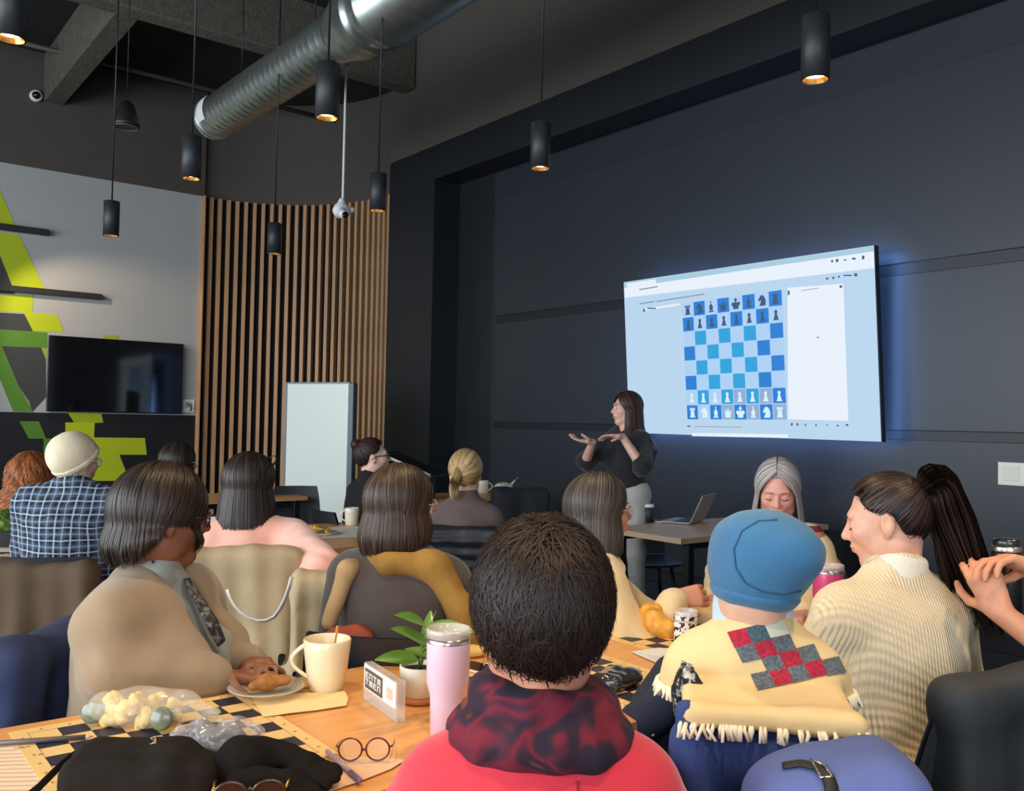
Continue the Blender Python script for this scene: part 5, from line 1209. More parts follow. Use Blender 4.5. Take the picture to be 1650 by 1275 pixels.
TH_ = hairmat('hair_taupe_woman', (28, 22, 19), (66, 48, 36)); scalp(p, TH_)
hair_fall(p, TH_, [(0, .02), (44, -.075), (53, -.07), (60, .0), (90, .0), (102, -.05), (125, -.10), (180, -.115)], phi0=44, n=560, part=-.05, flare=.018, inturn=.03, thick=1.10, wid=.0065, back_out=0)
brows(p, DK); glasses(p, mat('dark_frame', (28, 26, 28), .25), wire=.0026)
# --- plaid man
p = person('man in a cream beanie and blue check shirt, seen from behind at the left', (120, 746), 4.2, 64, 32, (206, 164, 140), lean=.06, w=1.3, dp=1.2, sdz=.035, pitch=4, fh=.006, trousers=(48, 52, 66))
top(p, plaid('blue_check', (22, 25, 36), (64, 78, 100), (170, 182, 198), .068, .056), 'shirt', g=.026, sg=.024, bulk=.012, neck='collar', wr=.006)
scalp(p, DK, s=.95, low=-.05)
def cap(p, m, name, C, R3, tilt, zcut, band=None, extra=(), h=.007, mband=None):
    R = p['R']; q = R @ rotm(pitch=tilt)
    P = [Ell(p['hd'](*C), R3, R, .02)]+list(extra)+[Box(p['hd'](C[0], C[1], zcut)-q @ v3(0, 0, .2), (.3, .3, .2), .005, q, .008, 's')]
    o = soft(name, P, m, p['root'], h, disp=folds(.0015, 60))
    if band:
        B = [Ell(p['hd'](*C), tuple(np.array(R3)+.006), R, .02), Box(p['hd'](C[0], C[1], zcut-.004)-q @ v3(0, 0, .2), (.3, .3, .2), .005, q, .008, 's'), Box(p['hd'](C[0], C[1], zcut+band)+q @ v3(0, 0, .2), (.3, .3, .2), .005, q, .012, 's')]
        soft('folded_band', B, mband or m, o, h, disp=folds(.0015, 60))
    return o
cap(p, mat('cream_knit', (238, 220, 186), .95, bump=(70, .3, 'X')), 'beanie', (0, -.016, .036), (.098, .122, .110), -40, -.026, .040)
glasses(p, mat('pale_frame', (220, 220, 224), .25), wire=.003); brows(p, DK)
# --- curly orange hair
p = person('person with a mass of curly ginger hair behind the cream beanie', (48, 778), 5.0, 20, 25, (220, 175, 150), lean=.06, fh=.009, h=.016, trousers=(40, 40, 44))
top(p, mat('olive_grey_sweater', (66, 64, 58), .95), g=.018, h=.014)
GIN = hairmat('hair_ginger', (120, 62, 26), (208, 130, 74), .6); scalp(p, GIN)
hair_fall(p, GIN, [(0, .0), (70, -.20), (180, -.27)], phi0=50, n=520, thick=1.16, flare=.055, wave=.014, wfreq=110, wid=.0055, back_out=.05, layers=1.3)
# --- dark haired person far
p = person('dark-haired person partly hidden behind the woman in taupe, before the oak slats', (288, 748), 5.8, 82, 70, (214, 172, 150), lean=.05, fh=.008, h=.016)
top(p, mat('charcoal_top', (50, 50, 54), .9), g=.016, h=.014); scalp(p, DK)
hair_fall(p, DK, [(0, .03), (60, -.05), (180, -.12)], phi0=50, n=320, part=.1, thick=1.06, inturn=.01, back_out=0); brows(p, DK)
glasses(p, mat('pale_frame', (220, 220, 224), .25), wire=.002)
# --- pink sweater
p = person('woman in a fluffy pink sweater with straight dark hair, seen from behind', (404, 782), 3.95, 72, 24, (226, 178, 156), lean=.08, w=1.15, dp=1.15, fh=.006, trousers=(52, 54, 66),
           hands=[('w', 505, 888, 3.88), None], elbows=[('w', 516, 918, 3.62), None])
top(p, mat('pink_fluff', (242, 180, 162), .98, noise=(18, .04), bump=(300, .2), sheen=.6), g=.022, sg=.034, bulk=.036, neck='crew', wr=.007, hem=.5)
scalp(p, DK); hair_fall(p, DK, [(0, .0), (60, -.14), (120, -.17), (180, -.175)], phi0=56, n=520, part=.04, thick=1.08, flare=.02, back_out=.02, wid=.0065)
g = MB()
for x in (1, -1): g.tube([p['hd'](x*.036+.028*cos(a), .085+.01*sin(a), .105+.022*sin(a)) for a in np.linspace(0, 2*pi, 20, endpoint=False)], .003, 6, closed=True); g.tube([p['hd'](x*.064, .082, .105), p['hd'](x*.088, .03, .085), p['hd'](x*.09, -.03, .06)], .003, 6)
sgl = g.build('sunglasses_on_head', mat('black_gloss', (10, 10, 12), .08, coat=.5), p['root'])
# --- bun and glasses
p = person('person in a black shirt with a curly dark bun and glasses, in profile', (600, 738), 6.3, 112, 92, (224, 180, 160), lean=.12, hscale=1.06, w=1.05, fh=.007, h=.015, pitch=-4)
top(p, mat('black_shirt', (22, 22, 24), .9), g=.02, sg=.02, bulk=.015, neck='collar', h=.013)
BU = hairmat('hair_dark_curly', (34, 22, 20), (84, 56, 48), .55); scalp(p, BU); hair_pull(p, BU, (0, -.75, .75), n=420, wid=.005)
R, Hc = p['R'], p['H']; bn = p['hd'](0, -.105, .095); n_ = 160; a = RNG.random(n_)*6.28; s_ = np.linspace(0, 4.2, 14); out = np.zeros((n_, 14, 3)); ax1 = unit(RNG.normal(size=(n_, 3))); ax2 = unit(np.cross(ax1, RNG.normal(size=(n_, 3))))
for i in range(14): out[:, i] = bn+(ax1*np.cos(s_[i]+a)[:, None]+ax2*np.sin(s_[i]+a)[:, None])*(.034+.006*RNG.random(n_)[:, None]*0)
strands('bun', out, .005, BU, p['root'], bn); soft('bun_core', [Ell(bn, (.034, .034, .034), None, .01)], BU, p['root'], .008)
glasses(p, mat('dark_frame', (28, 26, 28), .25), wire=.0032); brows(p, BU)
# --- brown bob
p = person('woman with a smooth brown bob, charcoal-brown sweater and mustard scarf, seen from behind', (647, 818), 2.9, 88, 48, (222, 166, 138), lean=.06, hscale=.97, w=1.10, dp=1.2, fh=.005, trousers=(44, 40, 42))
top(p, mat('umber_sweater', (74, 63, 58), .9, noise=(20, .05), sheen=.2), g=.022, sg=.020, bulk=.016, neck='crew', wr=.005)
scalp(p, BRN); hair_fall(p, BRN, [(0, .0), (55, -.11), (110, -.13), (180, -.135)], phi0=54, n=620, part=.05, thick=1.08, flare=.020, inturn=.02, back_out=0, wid=.0065)
nb, sh, sx = p['nb'], p['sh'], p['sx']; ms = mat('mustard_scarf', (150, 110, 44), .9, noise=(12, .15), bump=(160, .3))
soft('scarf', [Cone(nb+v3(-.095, -.02, .0), nb+v3(0, -.115, -.005), .034, .036, .02), Cone(nb+v3(0, -.115, -.005), nb+v3(.11, -.075, -.015), .036, .040, .02), Cone(nb+v3(.11, -.075, -.015), sh+v3(sx*1.0, -.075, .045), .040, .044, .03), Cone(sh+v3(sx*1.0, -.075, .045), sh+v3(sx*1.25+.05, -.075, -.08), .044, .046, .03), Cone(sh+v3(sx*1.25+.05, -.075, -.08), sh+v3(sx*1.3+.09, -.04, -.30), .046, .046, .03), Cone(nb+v3(-.095, -.02, .0), sh+v3(-.13, .11, -.02), .034, .036, .02)], ms, p['root'], .008, disp=folds(.006, 34))
soft('scarf_tail', [Cone(nb+v3(-.10, -.055, -.02), sh+v3(-sx*.95, -.105, .03), .020, .030, .02), Cone(sh+v3(-sx*.95, -.105, .03), sh+v3(-sx*1.25, -.135, -.13), .030, .024, .02)], mat('tan_scarf', (186, 150, 104), .9), p['root'], .008, disp=folds(.004, 40))
glasses(p, mat('clear_frame', (190, 150, 140), .2), wire=.0026); brows(p, BRN)
# --- blonde
p = person('person with blonde hair clipped at the nape and a mauve-brown high-necked sweater, seen from behind', (750, 764), 4.9, 38, 40, (222, 176, 152), lean=.07, w=.98, fh=.008, h=.015)
top(p, mat('mauve_brown_fleece', (104, 88, 84), .95, noise=(14, .06)), g=.018, sg=.018, bulk=.010, neck='turtle', h=.012)
BL = hairmat('hair_blonde', (146, 110, 66), (226, 200, 152), .45); scalp(p, BL); hair_pull(p, BL, (-.35, -.92, -.28), n=520, wid=.006, thick=1.08)
kn = p['hd'](-.040, -.125, -.010); lock_bundle(p, BL, [p['hd'](-.03, -.10, .04), kn, p['hd'](-.055, -.125, -.07), p['hd'](-.045, -.115, -.135)], .022, .030, n=110, wid=.005)
# --- ash hair, cream hoodie
p = person('woman with straight ash-brown hair and glasses in a cream hoodie, reaching across the table', (966, 826), 3.25, 112, 122, (206, 142, 108), lean=.06, w=.98, fh=.005,
           hands=[('w', 1088, 964, 3.10), ('w', 1150, 990, 3.2)], elbows=[(.45, -.45, -.85), (-.5, -.4, -.8)], hand_detail=(True, False), hand_kw=[dict(wd=(.70, -.55, .12), wn=(.2, .6, -.2), curl=(42, 52), thumb=.9, L=.98), None])
top(p, mat('cream_fleece', (230, 202, 152), .95, noise=(14, .05), bump=(300, .2), sheen=.4), g=.024, sg=.026, bulk=.012, neck='crew', wr=.009, extra=[Cone(p['nb']+v3(-.085, -.05, .0), p['nb']+v3(0, -.10, .0), .034, .040, .03), Cone(p['nb']+v3(0, -.10, .0), p['nb']+v3(.085, -.05, .0), .040, .034, .03), Cone(p['nb']+v3(.085, -.05, 0), p['nb']+v3(.06, .07, -.03), .032, .028, .02)])
scalp(p, GRY); hair_fall(p, GRY, [(0, .0), (55, -.13), (110, -.16), (180, -.16)], phi0=56, n=560, part=.03, thick=1.08, flare=.012, back_out=.02, wid=.006)
glasses(p, mat('clear_frame', (190, 150, 140), .2), wire=.0022); brows(p, GRY)
# --- silver hair
p = person('woman with long silver hair looking down, facing the camera in a cream coat', (1253, 792), 3.85, 236, 246, (212, 152, 136), pitch=20, closed=True, lean=.10, w=1.0, fh=.0055, bust=1.0,
           hands=[('w', 1150, 972, 3.42), ('w', 1292, 988, 3.36)], elbows=[(.8, -.3, -.7), (-.8, -.3, -.7)], hand_detail=True, hand_kw=[dict(wd=(-.5, -.5, -.12), wn=(-.1, .2, -1), curl=(34, 40)), dict(wd=(-.75, -.2, -.1), wn=(.1, -.2, -1), curl=(26, 36))])
top(p, mat('cream_coat', (232, 208, 160), .95, noise=(10, .05), bump=(120, .3)), 'coat', g=.024, sg=.026, bulk=.014, neck='scoop', wr=.008)
SIL = hairmat('hair_silver', (140, 132, 130), (214, 208, 204), .4); scalp(p, SIL)
hair_fall(p, SIL, [(0, -.05), (60, -.20), (120, -.23), (180, -.24)], phi0=60, n=520, part=.02, flare=.02, back_out=.02, wid=.0055, thick=1.04); brows(p, mat('pale_brow', (150, 120, 104), .8))
mstr = mat('striped_wool', (200, 150, 110), .95); N, Lk, bb = nodes_of(mstr); tc = N.new('ShaderNodeTexCoord'); spx = N.new('ShaderNodeSeparateXYZ'); Lk.new(tc.outputs['Object'], spx.inputs[0]); fr = math_node(N, Lk, 'FRACT', math_node(N, Lk, 'MULTIPLY', math_node(N, Lk, 'ADD', spx.outputs[2], .085), 4.0))
cr = N.new('ShaderNodeValToRGB'); cr.color_ramp.interpolation = 'CONSTANT'; e = cr.color_ramp.elements; e[0].color = lin((60, 50, 44)); e[1].position = .10; e[1].color = lin((190, 160, 130))
for q, c_ in ((.22, (90, 50, 40)), (.30, (200, 130, 80)), (.40, (120, 36, 50)), (.50, (190, 186, 160)), (.58, (24, 28, 34)), (.66, (30, 80, 90)), (.76, (170, 40, 70)), (.88, (220, 150, 96))): x_ = e.new(q); x_.color = lin(c_)
Lk.new(fr, cr.inputs[0]); Lk.new(cr.outputs[0], bb.inputs[0])
sh, nb, sx = p['sh'], p['nb'], p['sx']
soft('striped_shawl', [Cone(nb+v3(-.06, .02, .0), sh+v3(-sx, .02, .04), .03, .045, .03), Cone(sh+v3(-sx, .02, .04), sh+v3(-sx-.07, .03, -.12), .06, .075, .03), Cone(sh+v3(-sx-.07, .03, -.12), sh+v3(-sx-.07, .06, -.34), .075, .085, .03)], mstr, p['root'], .009, disp=folds(.005, 36))
# --- blue beanie
pk = p = person('person in a slouchy blue beanie with a patchwork blanket over the shoulders', (1216, 930), 1.98, 22, 46, (214, 168, 144), lean=-.03, sdz=.012, w=.76, dp=1.0, fh=.006, roll=6, pitch=10, hands=[(.16, .40, .80), (-.16, .40, .80)])
top(p, mat('dark_navy_top', (30, 36, 56), .9), g=.014, h=.012); scalp(p, BRN, s=.97, low=-.06); brows(p, BRN)
R = p['R']; blue = mat('blue_jersey', (50, 106, 146), .85, noise=(6, .05), bump=(260, .25), sheen=.2)
hat = cap(p, blue, 'beanie', (0, -.012, .022), (.103, .122, .108), -12, -.056, .030, extra=[Ell(p['hd'](.0, -.06, .060), (.088, .085, .066), R, .05), Ell(p['hd'](.03, -.115, .050), (.055, .050, .046), R, .05), Ell(p['hd'](0, -.01, .085), (.088, .10, .05), R, .04)])
q = R @ rotm(pitch=-14)
def on_surface(o, pix, lift=.002):
    """points of an object's surface under photograph pixels, in the object's own space (root transform given)"""
    rt = o.parent or o; a_ = rt.rotation_euler.z; L_ = v3(*rt.location)
    inv = lambda q: Vector((cos(a_)*(q[0]-L_[0])+sin(a_)*(q[1]-L_[1]), -sin(a_)*(q[0]-L_[0])+cos(a_)*(q[1]-L_[1]), q[2]-L_[2]))
    b_ = BVHTree.FromPolygons([v.co for v in o.data.vertices], [tuple(f.vertices) for f in o.data.polygons]); o_ = inv(CC); out_ = []
    for i in range(len(pix)-1):
        for t_ in np.linspace(0, 1, 5)[:(5 if i == len(pix)-2 else 4)]:
            x_, y_ = (pix[i][0]*(1-t_)+pix[i+1][0]*t_, pix[i][1]*(1-t_)+pix[i+1][1]*t_)
            h_ = b_.ray_cast(o_, (inv(at(x_, y_, depth=2.0))-o_).normalized())
            if h_[0] is not None: out_.append(h_[0]+h_[1]*lift)
    return out_
MB().tube(on_surface(hat, [(1252, 838), (1222, 840), (1196, 856), (1183, 885), (1186, 915), (1202, 940), (1230, 954), (1262, 958), (1290, 952)], .0005), .0022, 6).build('seam', mat('blue_seam', (34, 78, 116), .9), hat)
# patchwork blanket over shoulders
mc = mat('blanket_cream', (226, 196, 142), .95, noise=(12, .05), bump=(500, .12))
sh, nb, sx, sz = p['sh'], p['nb'], p['sx'], p['sz']
BPrims = [grow(t_, .030) for t_ in p['T'][1:]]+[Cone(p['arms'][i][0], p['arms'][i][0]+v3(x*.03, .0, -.10), .070, .080, .05) for i, x in enumerate((1, -1))]+[Cone(nb, nb+v3(0, .0, .03), .080, .072, .03)]
soft('hood_collar', [Cone(nb+v3(0, .005, .0), nb+v3(0, .022, .080), .088, .086, .02), Cone(nb+v3(0, .03, .10), p['hd'](0, 0, .02), .070, .074, .008, 's')], mat('pale_blue_cloth', (186, 204, 214), .8), p['root'], .007, disp=folds(.003, 45))
BPrims += [Cone(nb+v3(0, .02, .05), p['hd'](0, 0, .0), .058, .06, .01, 's'), Box((0, -.19, sz-.002), (.160, .115, .016), .012, rotm(pitch=-5), .05), Cone((-.155, -.30, sz-.016), (.155, -.30, sz-.016), .018, .018, .03), Box((0, 0, sz-.036-.2), (.6, .6, .2), .005, None, .006, 's')]
blk = soft('blanket', BPrims, mc, p['root'], .008, disp=folds(.004, 26))
bv = BVHTree.FromPolygons([v.co for v in blk.data.vertices], [tuple(f.vertices) for f in blk.data.polygons])
mrd, mgy, mtl = mat('red_wool_patch', (170, 34, 58), .95, noise=(140, .35), bump=(140, .6)), mat('grey_wool_patch', (94, 102, 110), .95, noise=(160, .45), bump=(140, .6)), mat('teal_wool_patch', (66, 88, 98), .95, noise=(160, .4), bump=(140, .6))
def patch(cx_, cy_, m, wx=29, wy=26):
    """a wool square sewn on the blanket where the photograph shows it, lying on the cloth"""
    n = 6; g = MB(); V = []; o_ = Vector(p['local'](CC))
    for i in range(n+1):
        for j in range(n+1):
            a, b_ = i/n-.5, j/n-.5; q_ = p['local'](at(cx_+a*wx+b_*12, cy_-a*7+b_*wy, depth=1.9))
            h_ = bv.ray_cast(o_, (Vector(q_)-o_).normalized())
            if h_[0] is None: return
            V.append(h_[0]+h_[1]*.003)
    w1 = n+1
    g.add(V, [(i*w1+j, (i+1)*w1+j, (i+1)*w1+j+1, i*w1+j+1) for i in range(n) for j in range(n)], 0, True); g.build('patch', m, blk)
S_ = .047
for ch, cx_, cy_ in (('r', 1193, 1029), ('t', 1222, 1022), ('w', 1250, 1013), ('g', 1205, 1053), ('r', 1234, 1046), ('g', 1262, 1038), ('r', 1290, 1030), ('g', 1246, 1070), ('r', 1274, 1062), ('g', 1302, 1055), ('g', 1230, 1098), ('r', 1258, 1092), ('g', 1286, 1086), ('r', 1314, 1079), ('g', 1342, 1075)):
    patch(cx_, cy_, {'r': mrd, 'g': mgy, 't': mtl, 'w': mat('cream_patch', (196, 196, 176), .95)}[ch])
g = MB()
zc = sz-.034
for i in range(300):
    a = RNG.uniform(0, 2*pi); o_ = Vector((.8*cos(a), .8*sin(a), zc+.012)); h_ = bv.ray_cast(o_, Vector((-cos(a), -sin(a), 0)))
    if h_[0] is None: continue
    b_ = h_[0]+h_[1]*.001; t1 = Vector((RNG.normal(0, .006), RNG.normal(0, .006), -.020)); g.tube([b_, b_+Vector((cos(a)*.006, sin(a)*.006, -.006)), b_+t1+Vector((cos(a)*.008, sin(a)*.008, -.006))], [.003, .0042, .003], 5)
o = g.build('fringe', mat('fringe_cream', (240, 226, 196), .9), blk); o['kind'] = 'stuff'
# --- cream cable knit
p = person('woman in a cream cable-knit turtleneck with a long dark ponytail, in profile', (1430, 842), 2.36, -24, 18, (224, 168, 140), pitch=14, lean=.10, closed=True, hscale=.97, w=1.1, dp=1.05, bust=1.0, fh=.0042, hands=[('w', 1420, 1010, 2.6), ('w', 1316, 1035, 2.62)], elbows=[(.5, -.5, -.7), (-.6, -.2, -.8)], trousers=(60, 60, 70))
top(p, knit('cream_cable_knit', (236, 214, 176), 230, 150, .6), g=.024, sg=.024, bulk=.014, neck='turtle', wr=.006, h=.009, hem=.47)
ax_n = unit(p['hd'](0, -.022, -.055)-p['nb']); qa = unit(np.cross([0, 1, 0], ax_n)); QR = np.stack([qa, np.cross(ax_n, qa), ax_n], 1)
soft('turtleneck_collar', [Cone(p['nb']+ax_n*.0, p['nb']+ax_n*.085, .083, .071, .02), Box(p['nb']+ax_n*(.082+.1), (.2, .2, .1), .005, QR, .012, 's'), Box(p['nb']+ax_n*(.012-.1), (.2, .2, .1), .005, QR, .02, 's'), Cone(p['nb']+ax_n*.05, p['nb']+ax_n*.2, .056, .056, .008, 's')], knit('white_rib_collar', (240, 230, 212), 420, 10, .35), p['root'], .006, disp=folds(.002, 40))
PT = hairmat('hair_dark_ponytail', (30, 21, 20), (76, 54, 46)); scalp(p, PT, low=-.115); hair_pull(p, PT, (0, -.86, .50), n=620, wid=.0045)
tie = p['hd'](0, -.115, .075); Hd = p['hd']; dn = p['root']
wd = lambda q: p['local'](p['world'](v3(0, 0, 0))+v3(*q)) 
tl = p['dirl'](v3(.786, -.618, 0))      # towards the right of the photograph
pts = [Hd(0, -.105, .072), Hd(0, -.145, .090), tie+tl*.045+v3(0, 0, -.03), tie+tl*.085+v3(0, 0, -.14), tie+tl*.135+v3(0, 0, -.27), tie+tl*.185+v3(0, 0, -.39)]
lock_bundle(p, PT, pts, .022, .058, n=300, wid=.0048, S=26, ends=.22)
lock_bundle(p, PT, [pts[1], pts[2]-tl*.02, pts[3]-tl*.05, pts[4]-tl*.075, pts[5]-tl*.085+v3(0, 0, .02)], .012, .014, n=40, wid=.004, S=24, ends=.2)
soft('hair_tie', [Ell(Hd(0, -.122, .080), (.028, .022, .028), p['R'], .01)], mat('black_scrunchie', (18, 22, 30), .8), p['root'], .005, disp=folds(.003, 140)); brows(p, PT)
# --- person at the right edge with the flask
p = person('person with bare arms holding a black flask, cut by the right edge', (1880, 856), 2.25, -40, -34, (216, 148, 112), lean=.08, fh=.007, hands=[('w', 1662, 908, 2.10), ('w', 1612, 988, 2.12)], elbows=[(.6, -.4, -.8), (-.4, -.3, -.9)], hand_detail=True,
           hand_kw=[dict(wd=(-.62, .62, .25), wn=(-.4, .1, -.8), curl=(24, 34), thumb=.7), dict(wd=(-.15, .35, .9), wn=(.75, .4, 0), curl=(36, 40), thumb=.8)])
top(p, mat('black_tee', (22, 23, 28), .9), 'shirt', g=.014, short=(-.0, -.0), neck='crew'); scalp(p, DK); hair_fall(p, DK, [(0, 0), (60, -.10), (180, -.14)], phi0=54, n=300); brows(p, DK)
c = at(1622, 925, depth=2.22); t = thing('flask', 'black flask with a steel rim held at the right edge of the photo', 'flask', (c[0], c[1], c[2]-.10))
MB().lathe([(0, 0), (.031, 0), (.034, .004), (.034, .150), (.030, .158), (0, .158)], 32).build('body', mat('flask_black', (24, 25, 27), .4, coat=.3), t)
MB().lathe([(.0325, .156), (.0335, .166), (.031, .170), (.029, .158)], 32).build('steel_rim', mat('brushed_steel', (196, 190, 186), .25, .9), t)
MB().lathe([(0, .158), (.029, .158), (.030, .180), (.027, .186), (0, .187)], 28).build('lid', mat('flask_lid', (30, 30, 32), .3, coat=.4), t)
# --- red sweater
p = person('person in a red sweater and burgundy scarf, short dark hair, nearest the camera', (872, 994), 1.40, 34, 38, (196, 132, 104), lean=.07, w=1.0, dp=1.05, fh=.005, h=.010, hands=[(.18, .38, .80), (-.18, .38, .80)], hscale=1.11)
RED = mat('red_jersey', (204, 34, 52), .75, noise=(4, .04), bump=(300, .12), sheen=.3)
top(p, RED, g=.020, sg=.018, bulk=.008, neck='crew', wr=.003, f=14, h=.008)
nb, sh = p['nb'], p['sh']; MB().tube([sh+v3(.05, -.098, .042), sh+v3(.055, -.128, -.03), sh+v3(.075, -.142, -.12), sh+v3(.085, -.14, -.25)], .0022, 6).build('shoulder_seam', mat('red_seam', (150, 24, 40), .8), p['root'])
scm = blotch('burgundy_print', [(26, 18, 32), (40, 20, 38), (112, 18, 38), (50, 20, 38), (38, 22, 38), (124, 50, 36)], 11, .9)
P = []
for (r_, z_, rr, tx, ty, off) in ((.078, .040, .034, .10, .06, 0), (.094, .016, .034, -.08, -.05, .4), (.070, .066, .030, -.05, .10, .9), (.092, .006, .022, .05, -.10, .2)):
    q_ = [nb+v3(r_*1.15*cos(a+off), r_*sin(a+off)+.005, z_+.035*tx*10*cos(a)*.25+.03*ty*10*sin(a)*.25) for a in np.linspace(0, 2*pi, 15)]
    P += [Cone(q_[i], q_[i+1], rr, rr, .012) for i in range(14)]
soft('scarf', P, scm, p['root'], .007, disp=folds(.005, 38))
RH = hairmat('hair_short_dark', (24, 16, 13), (58, 37, 27), .5); scalp(p, RH, s=1.10, low=-.13); hair_short(p, RH, n=7000, length=.06, lift=.42, thick=1.11, wid=.0015, jit=.20)

# ================================================================ CHAIRS, COATS AND BAGS
def seat_for(root, label, back=.0, color=None):
    a = root.rotation_euler.z; y = .015-back
    return chair((root.location.x-sin(a)*y, root.location.y+cos(a)*y), -math.degrees(a), label, None, color)
for o in [o for o in COL.objects if o.name.split('.')[0] == 'person' and o.parent is None]:
    lab = o['label']
    if 'standing' in lab: continue
    short_ = {'taupe': 'under the woman in the taupe cardigan', 'check shirt': 'under the man in the check shirt', 'ginger': 'under the person with ginger hair', 'partly hidden': 'under the dark-haired person before the oak slats', 'fluffy pink': 'under the woman in the pink sweater', 'bun': 'under the person with the bun and glasses', 'brown bob': 'under the woman with the brown bob', 'blonde': 'under the person with blonde hair', 'ash-brown': 'under the woman in the cream hoodie', 'silver': 'under the woman with silver hair', 'blue beanie': 'under the person in the blue beanie', 'cable-knit': 'under the woman in the cable-knit sweater', 'bare arms': 'under the person holding the flask', 'red sweater': 'under the person in the red sweater'}
    for k_, v_ in short_.items():
        if k_ in lab and not (k_ == 'taupe' and 'partly' in lab): o['seat'] = v_; seat_for(o, 'charcoal shell chair '+v_); break
    if 'seat' in o: del o['seat']
def on_chair(word):
    r = [o for o in COL.objects if o.get('category') == 'person' and word in o['label']][0]; a = r.rotation_euler.z; y = -.262
    return (r.location.x-sin(a)*y, r.location.y+cos(a)*y)
m_bei = mat('beige_wool_coat', (178, 158, 124), .95, noise=(8, .08), bump=(200, .25))
q = on_chair('fluffy pink'); q = (q[0]-.02, q[1]-.035); coat('beige_coat', 'beige wool coat hung over the chair behind the pink sweater', 'coat', (q[0], q[1]), 24, .445, .925, .30, m_bei, fold=.022, fr=24, flare=.06, s=1.0, th=.072)
q2 = at(505, 960, depth=3.42); coat('beige_coat', 'hanging sleeve side of a beige coat under the pink elbow', 'coat', (q2[0], q2[1]), 30, .15, .86, .28, m_bei, th=.05, fold=.02, fr=40, flare=.07, s=2.2); 
q3 = at(372, 958, depth=3.36); q4 = at(415, 1003, depth=3.30); q5 = at(458, 962, depth=3.34); q6 = at(470, 930, depth=3.36)
MB().tube([at(x_, y_, depth=3.28) for x_, y_ in ((366, 950), (370, 962), (377, 975), (387, 987), (400, 996), (415, 1001), (430, 1000), (442, 994), (451, 982), (459, 966), (466, 946), (470, 930))], .010, 8, flat=.5).build('bag_strap', mat('pale_strap', (206, 200, 190), .6), None); tag(bpy.data.objects['bag_strap'], 'pale strap looping across the hung beige coat', 'strap')
q = on_chair('check shirt'); coat('brown_coat', 'dark brown coat over the chair behind the check shirt', 'coat', (q[0], q[1]), 32, .42, .80, .25, mat('brown_wool', (92, 74, 56), .95, noise=(8, .1)), fold=.022, fr=22, flare=.07, s=.4)
q = on_chair('taupe'); coat('navy_coat', 'navy blue coat over the chair behind the taupe cardigan', 'coat', (q[0], q[1]), 138, .44, .85, .30, mat('navy_cloth', (38, 46, 78), .85, noise=(8, .1)), fold=.022, fr=24, flare=.06, s=2.0)
q = at(562, 1010, depth=2.72); coat('rust_jacket', 'rust red jacket hanging on the chair of the brown bob woman', 'jacket', (q[0], q[1]), 48, .13, .815, .35, mat('rust_cloth', (150, 66, 46), .8, noise=(10, .1)), th=.03, fold=.014, fr=50, flare=.06, s=.9)
q = on_chair('blonde'); coat('puffer_jacket', 'black quilted jacket over the chair behind the blonde head', 'jacket', (q[0], q[1]), 40, .40, .905, .35, mat('black_quilt', (32, 35, 42), .5, bump=(5, .9, 'Z')), fold=.012, fr=20, s=.2)
a = pk['root'].rotation_euler.z; q = pk['world'](v3(0, -.245, 0)); NV = mat('blue_cloth_coat', (46, 66, 120), .85, noise=(6, .1), bump=(180, .2))
coat('blue_coat', 'dark blue coat hanging on the chair behind the patchwork blanket', 'coat', (q[0], q[1]), -math.degrees(a), .37, .862, .28, NV, th=.05, fold=.030, fr=15, flare=.06, s=1.2, h=.009, extra=[Cone((-.16, -.05, .90), (-.10, -.075, .55), .03, .045, .03), Cone((.14, -.05, .88), (.03, -.08, .70), .025, .03, .03), Cone((.03, -.08, .70), (.10, -.075, .40), .03, .04, .03)])
q = at(1108, 1118, depth=1.86); o = soft('fur_bundle', [Ell((0, 0, 0), (.035, .05, .065), None, .02)], blotch('black_white_fur', [(14, 14, 16), (20, 20, 22), (200, 196, 186)], 60), None, .006, disp=folds(.010, 80), loc=tuple(q)); o.scale = (.55, .8, 1); tag(o, 'black and white furry collar at the left shoulder of the blanket', 'collar')
PB = mat('periwinkle_cloth', (84, 98, 152), .8, noise=(5, .05), bump=(200, .15))
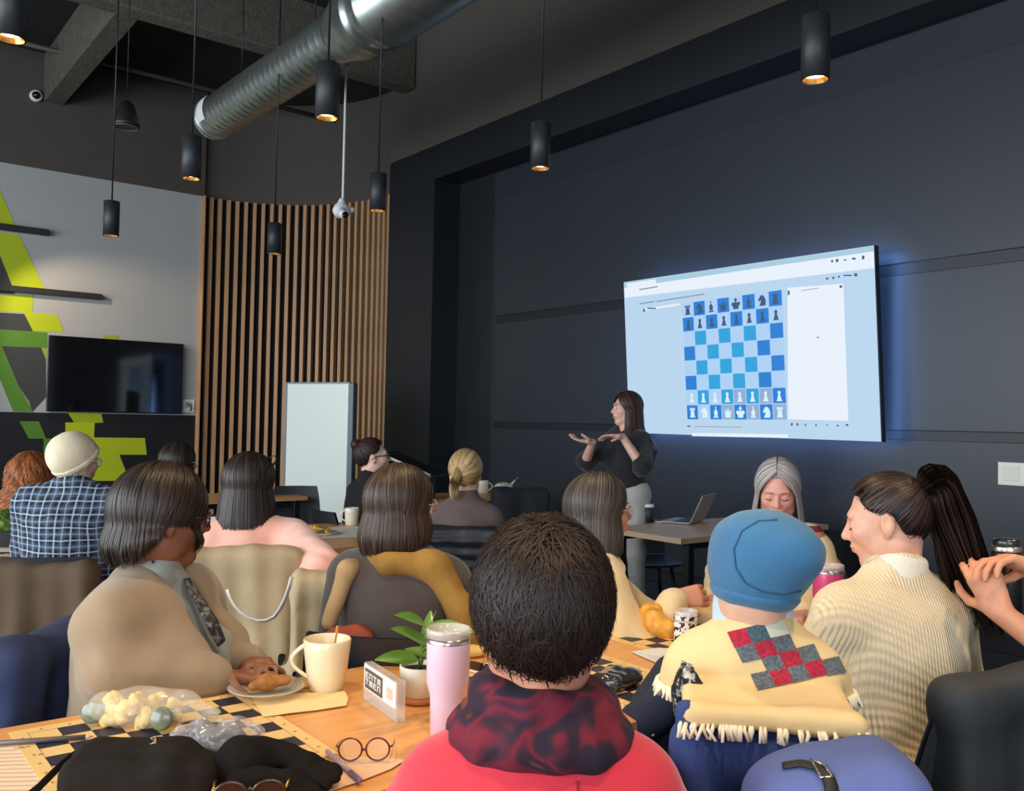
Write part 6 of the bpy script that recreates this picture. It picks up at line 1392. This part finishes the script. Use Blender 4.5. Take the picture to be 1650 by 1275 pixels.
q = at(1385, 1290, depth=1.40); t = thing('blue_bag', 'periwinkle blue bag with a black buckled strap at the bottom right', 'bag', (q[0], q[1], .45), -radians(38.2)-.0)
ztop = at(1385, 1212, depth=1.40)[2]-.45
soft('body', [Box((-.02, 0, ztop-.20), (.135, .10, .19), .07, rotm(roll=-8), .05), Box((.02, .02, ztop-.16), (.10, .09, .155), .07, rotm(roll=-14), .05)], PB, t, .009, disp=folds(.005, 22))
pb_ = [o for o in t.children if o.name.startswith('body')][0]
MB().tube(on_surface(pb_, [(1262, 1236), (1290, 1232), (1318, 1238), (1334, 1252), (1340, 1268), (1344, 1300), (1346, 1340)], .002), .012, 8, flat=.35).build('strap', mat('black_webbing', (26, 25, 20), .6), t)
MB().tube(on_surface(pb_, [(1308, 1230), (1330, 1240), (1341, 1256), (1324, 1258), (1308, 1230)], .006), .002, 6).build('buckle', mat('brushed_steel', (196, 190, 186), .25, .9), t)
chair((q[0], q[1]+.0), -5, 'charcoal shell chair under the periwinkle blue bag')
q = on_chair('cable-knit'); coat('charcoal_coat', 'charcoal coat over the chair at the lower right corner', 'coat', (q[0], q[1]), 20, .34, .90, .25, mat('charcoal_cloth', (38, 42, 46), .7, noise=(8, .1)), th=.055, fold=.018, fr=18, flare=.04, s=.5, roll=.03)
q = at(838, 835, depth=6.9); coat('dark_backpack', 'black backpack and coat slumped over a far chair below the wall panel', 'bag', (q[0], q[1]), 30, .42, at(838, 788, depth=6.9)[2], .3, mat('black_cloth', (20, 22, 30), .8), th=.14, fold=.02, fr=14, flare=.08, s=.3, h=.014)
q = at(18, 965, depth=4.5); t = coat('pink_bag', 'dusty pink bag hanging below the table at the left edge', 'bag', (q[0], q[1]), 30, .26, .70, .38, mat('dusty_pink', (156, 84, 80), .7, noise=(10, .15)), th=.06, fold=.012, fr=26, s=.7)
chair((at(480, 830, depth=7.9)[0], at(480, 830, depth=7.9)[1]), 200, 'charcoal shell chair at the far table before the whiteboard')
chair((5.0, 4.72), 210, 'charcoal shell chair behind the pale oak table'); chair((4.9, 3.25), 20, 'charcoal shell chair in front of the pale oak table')
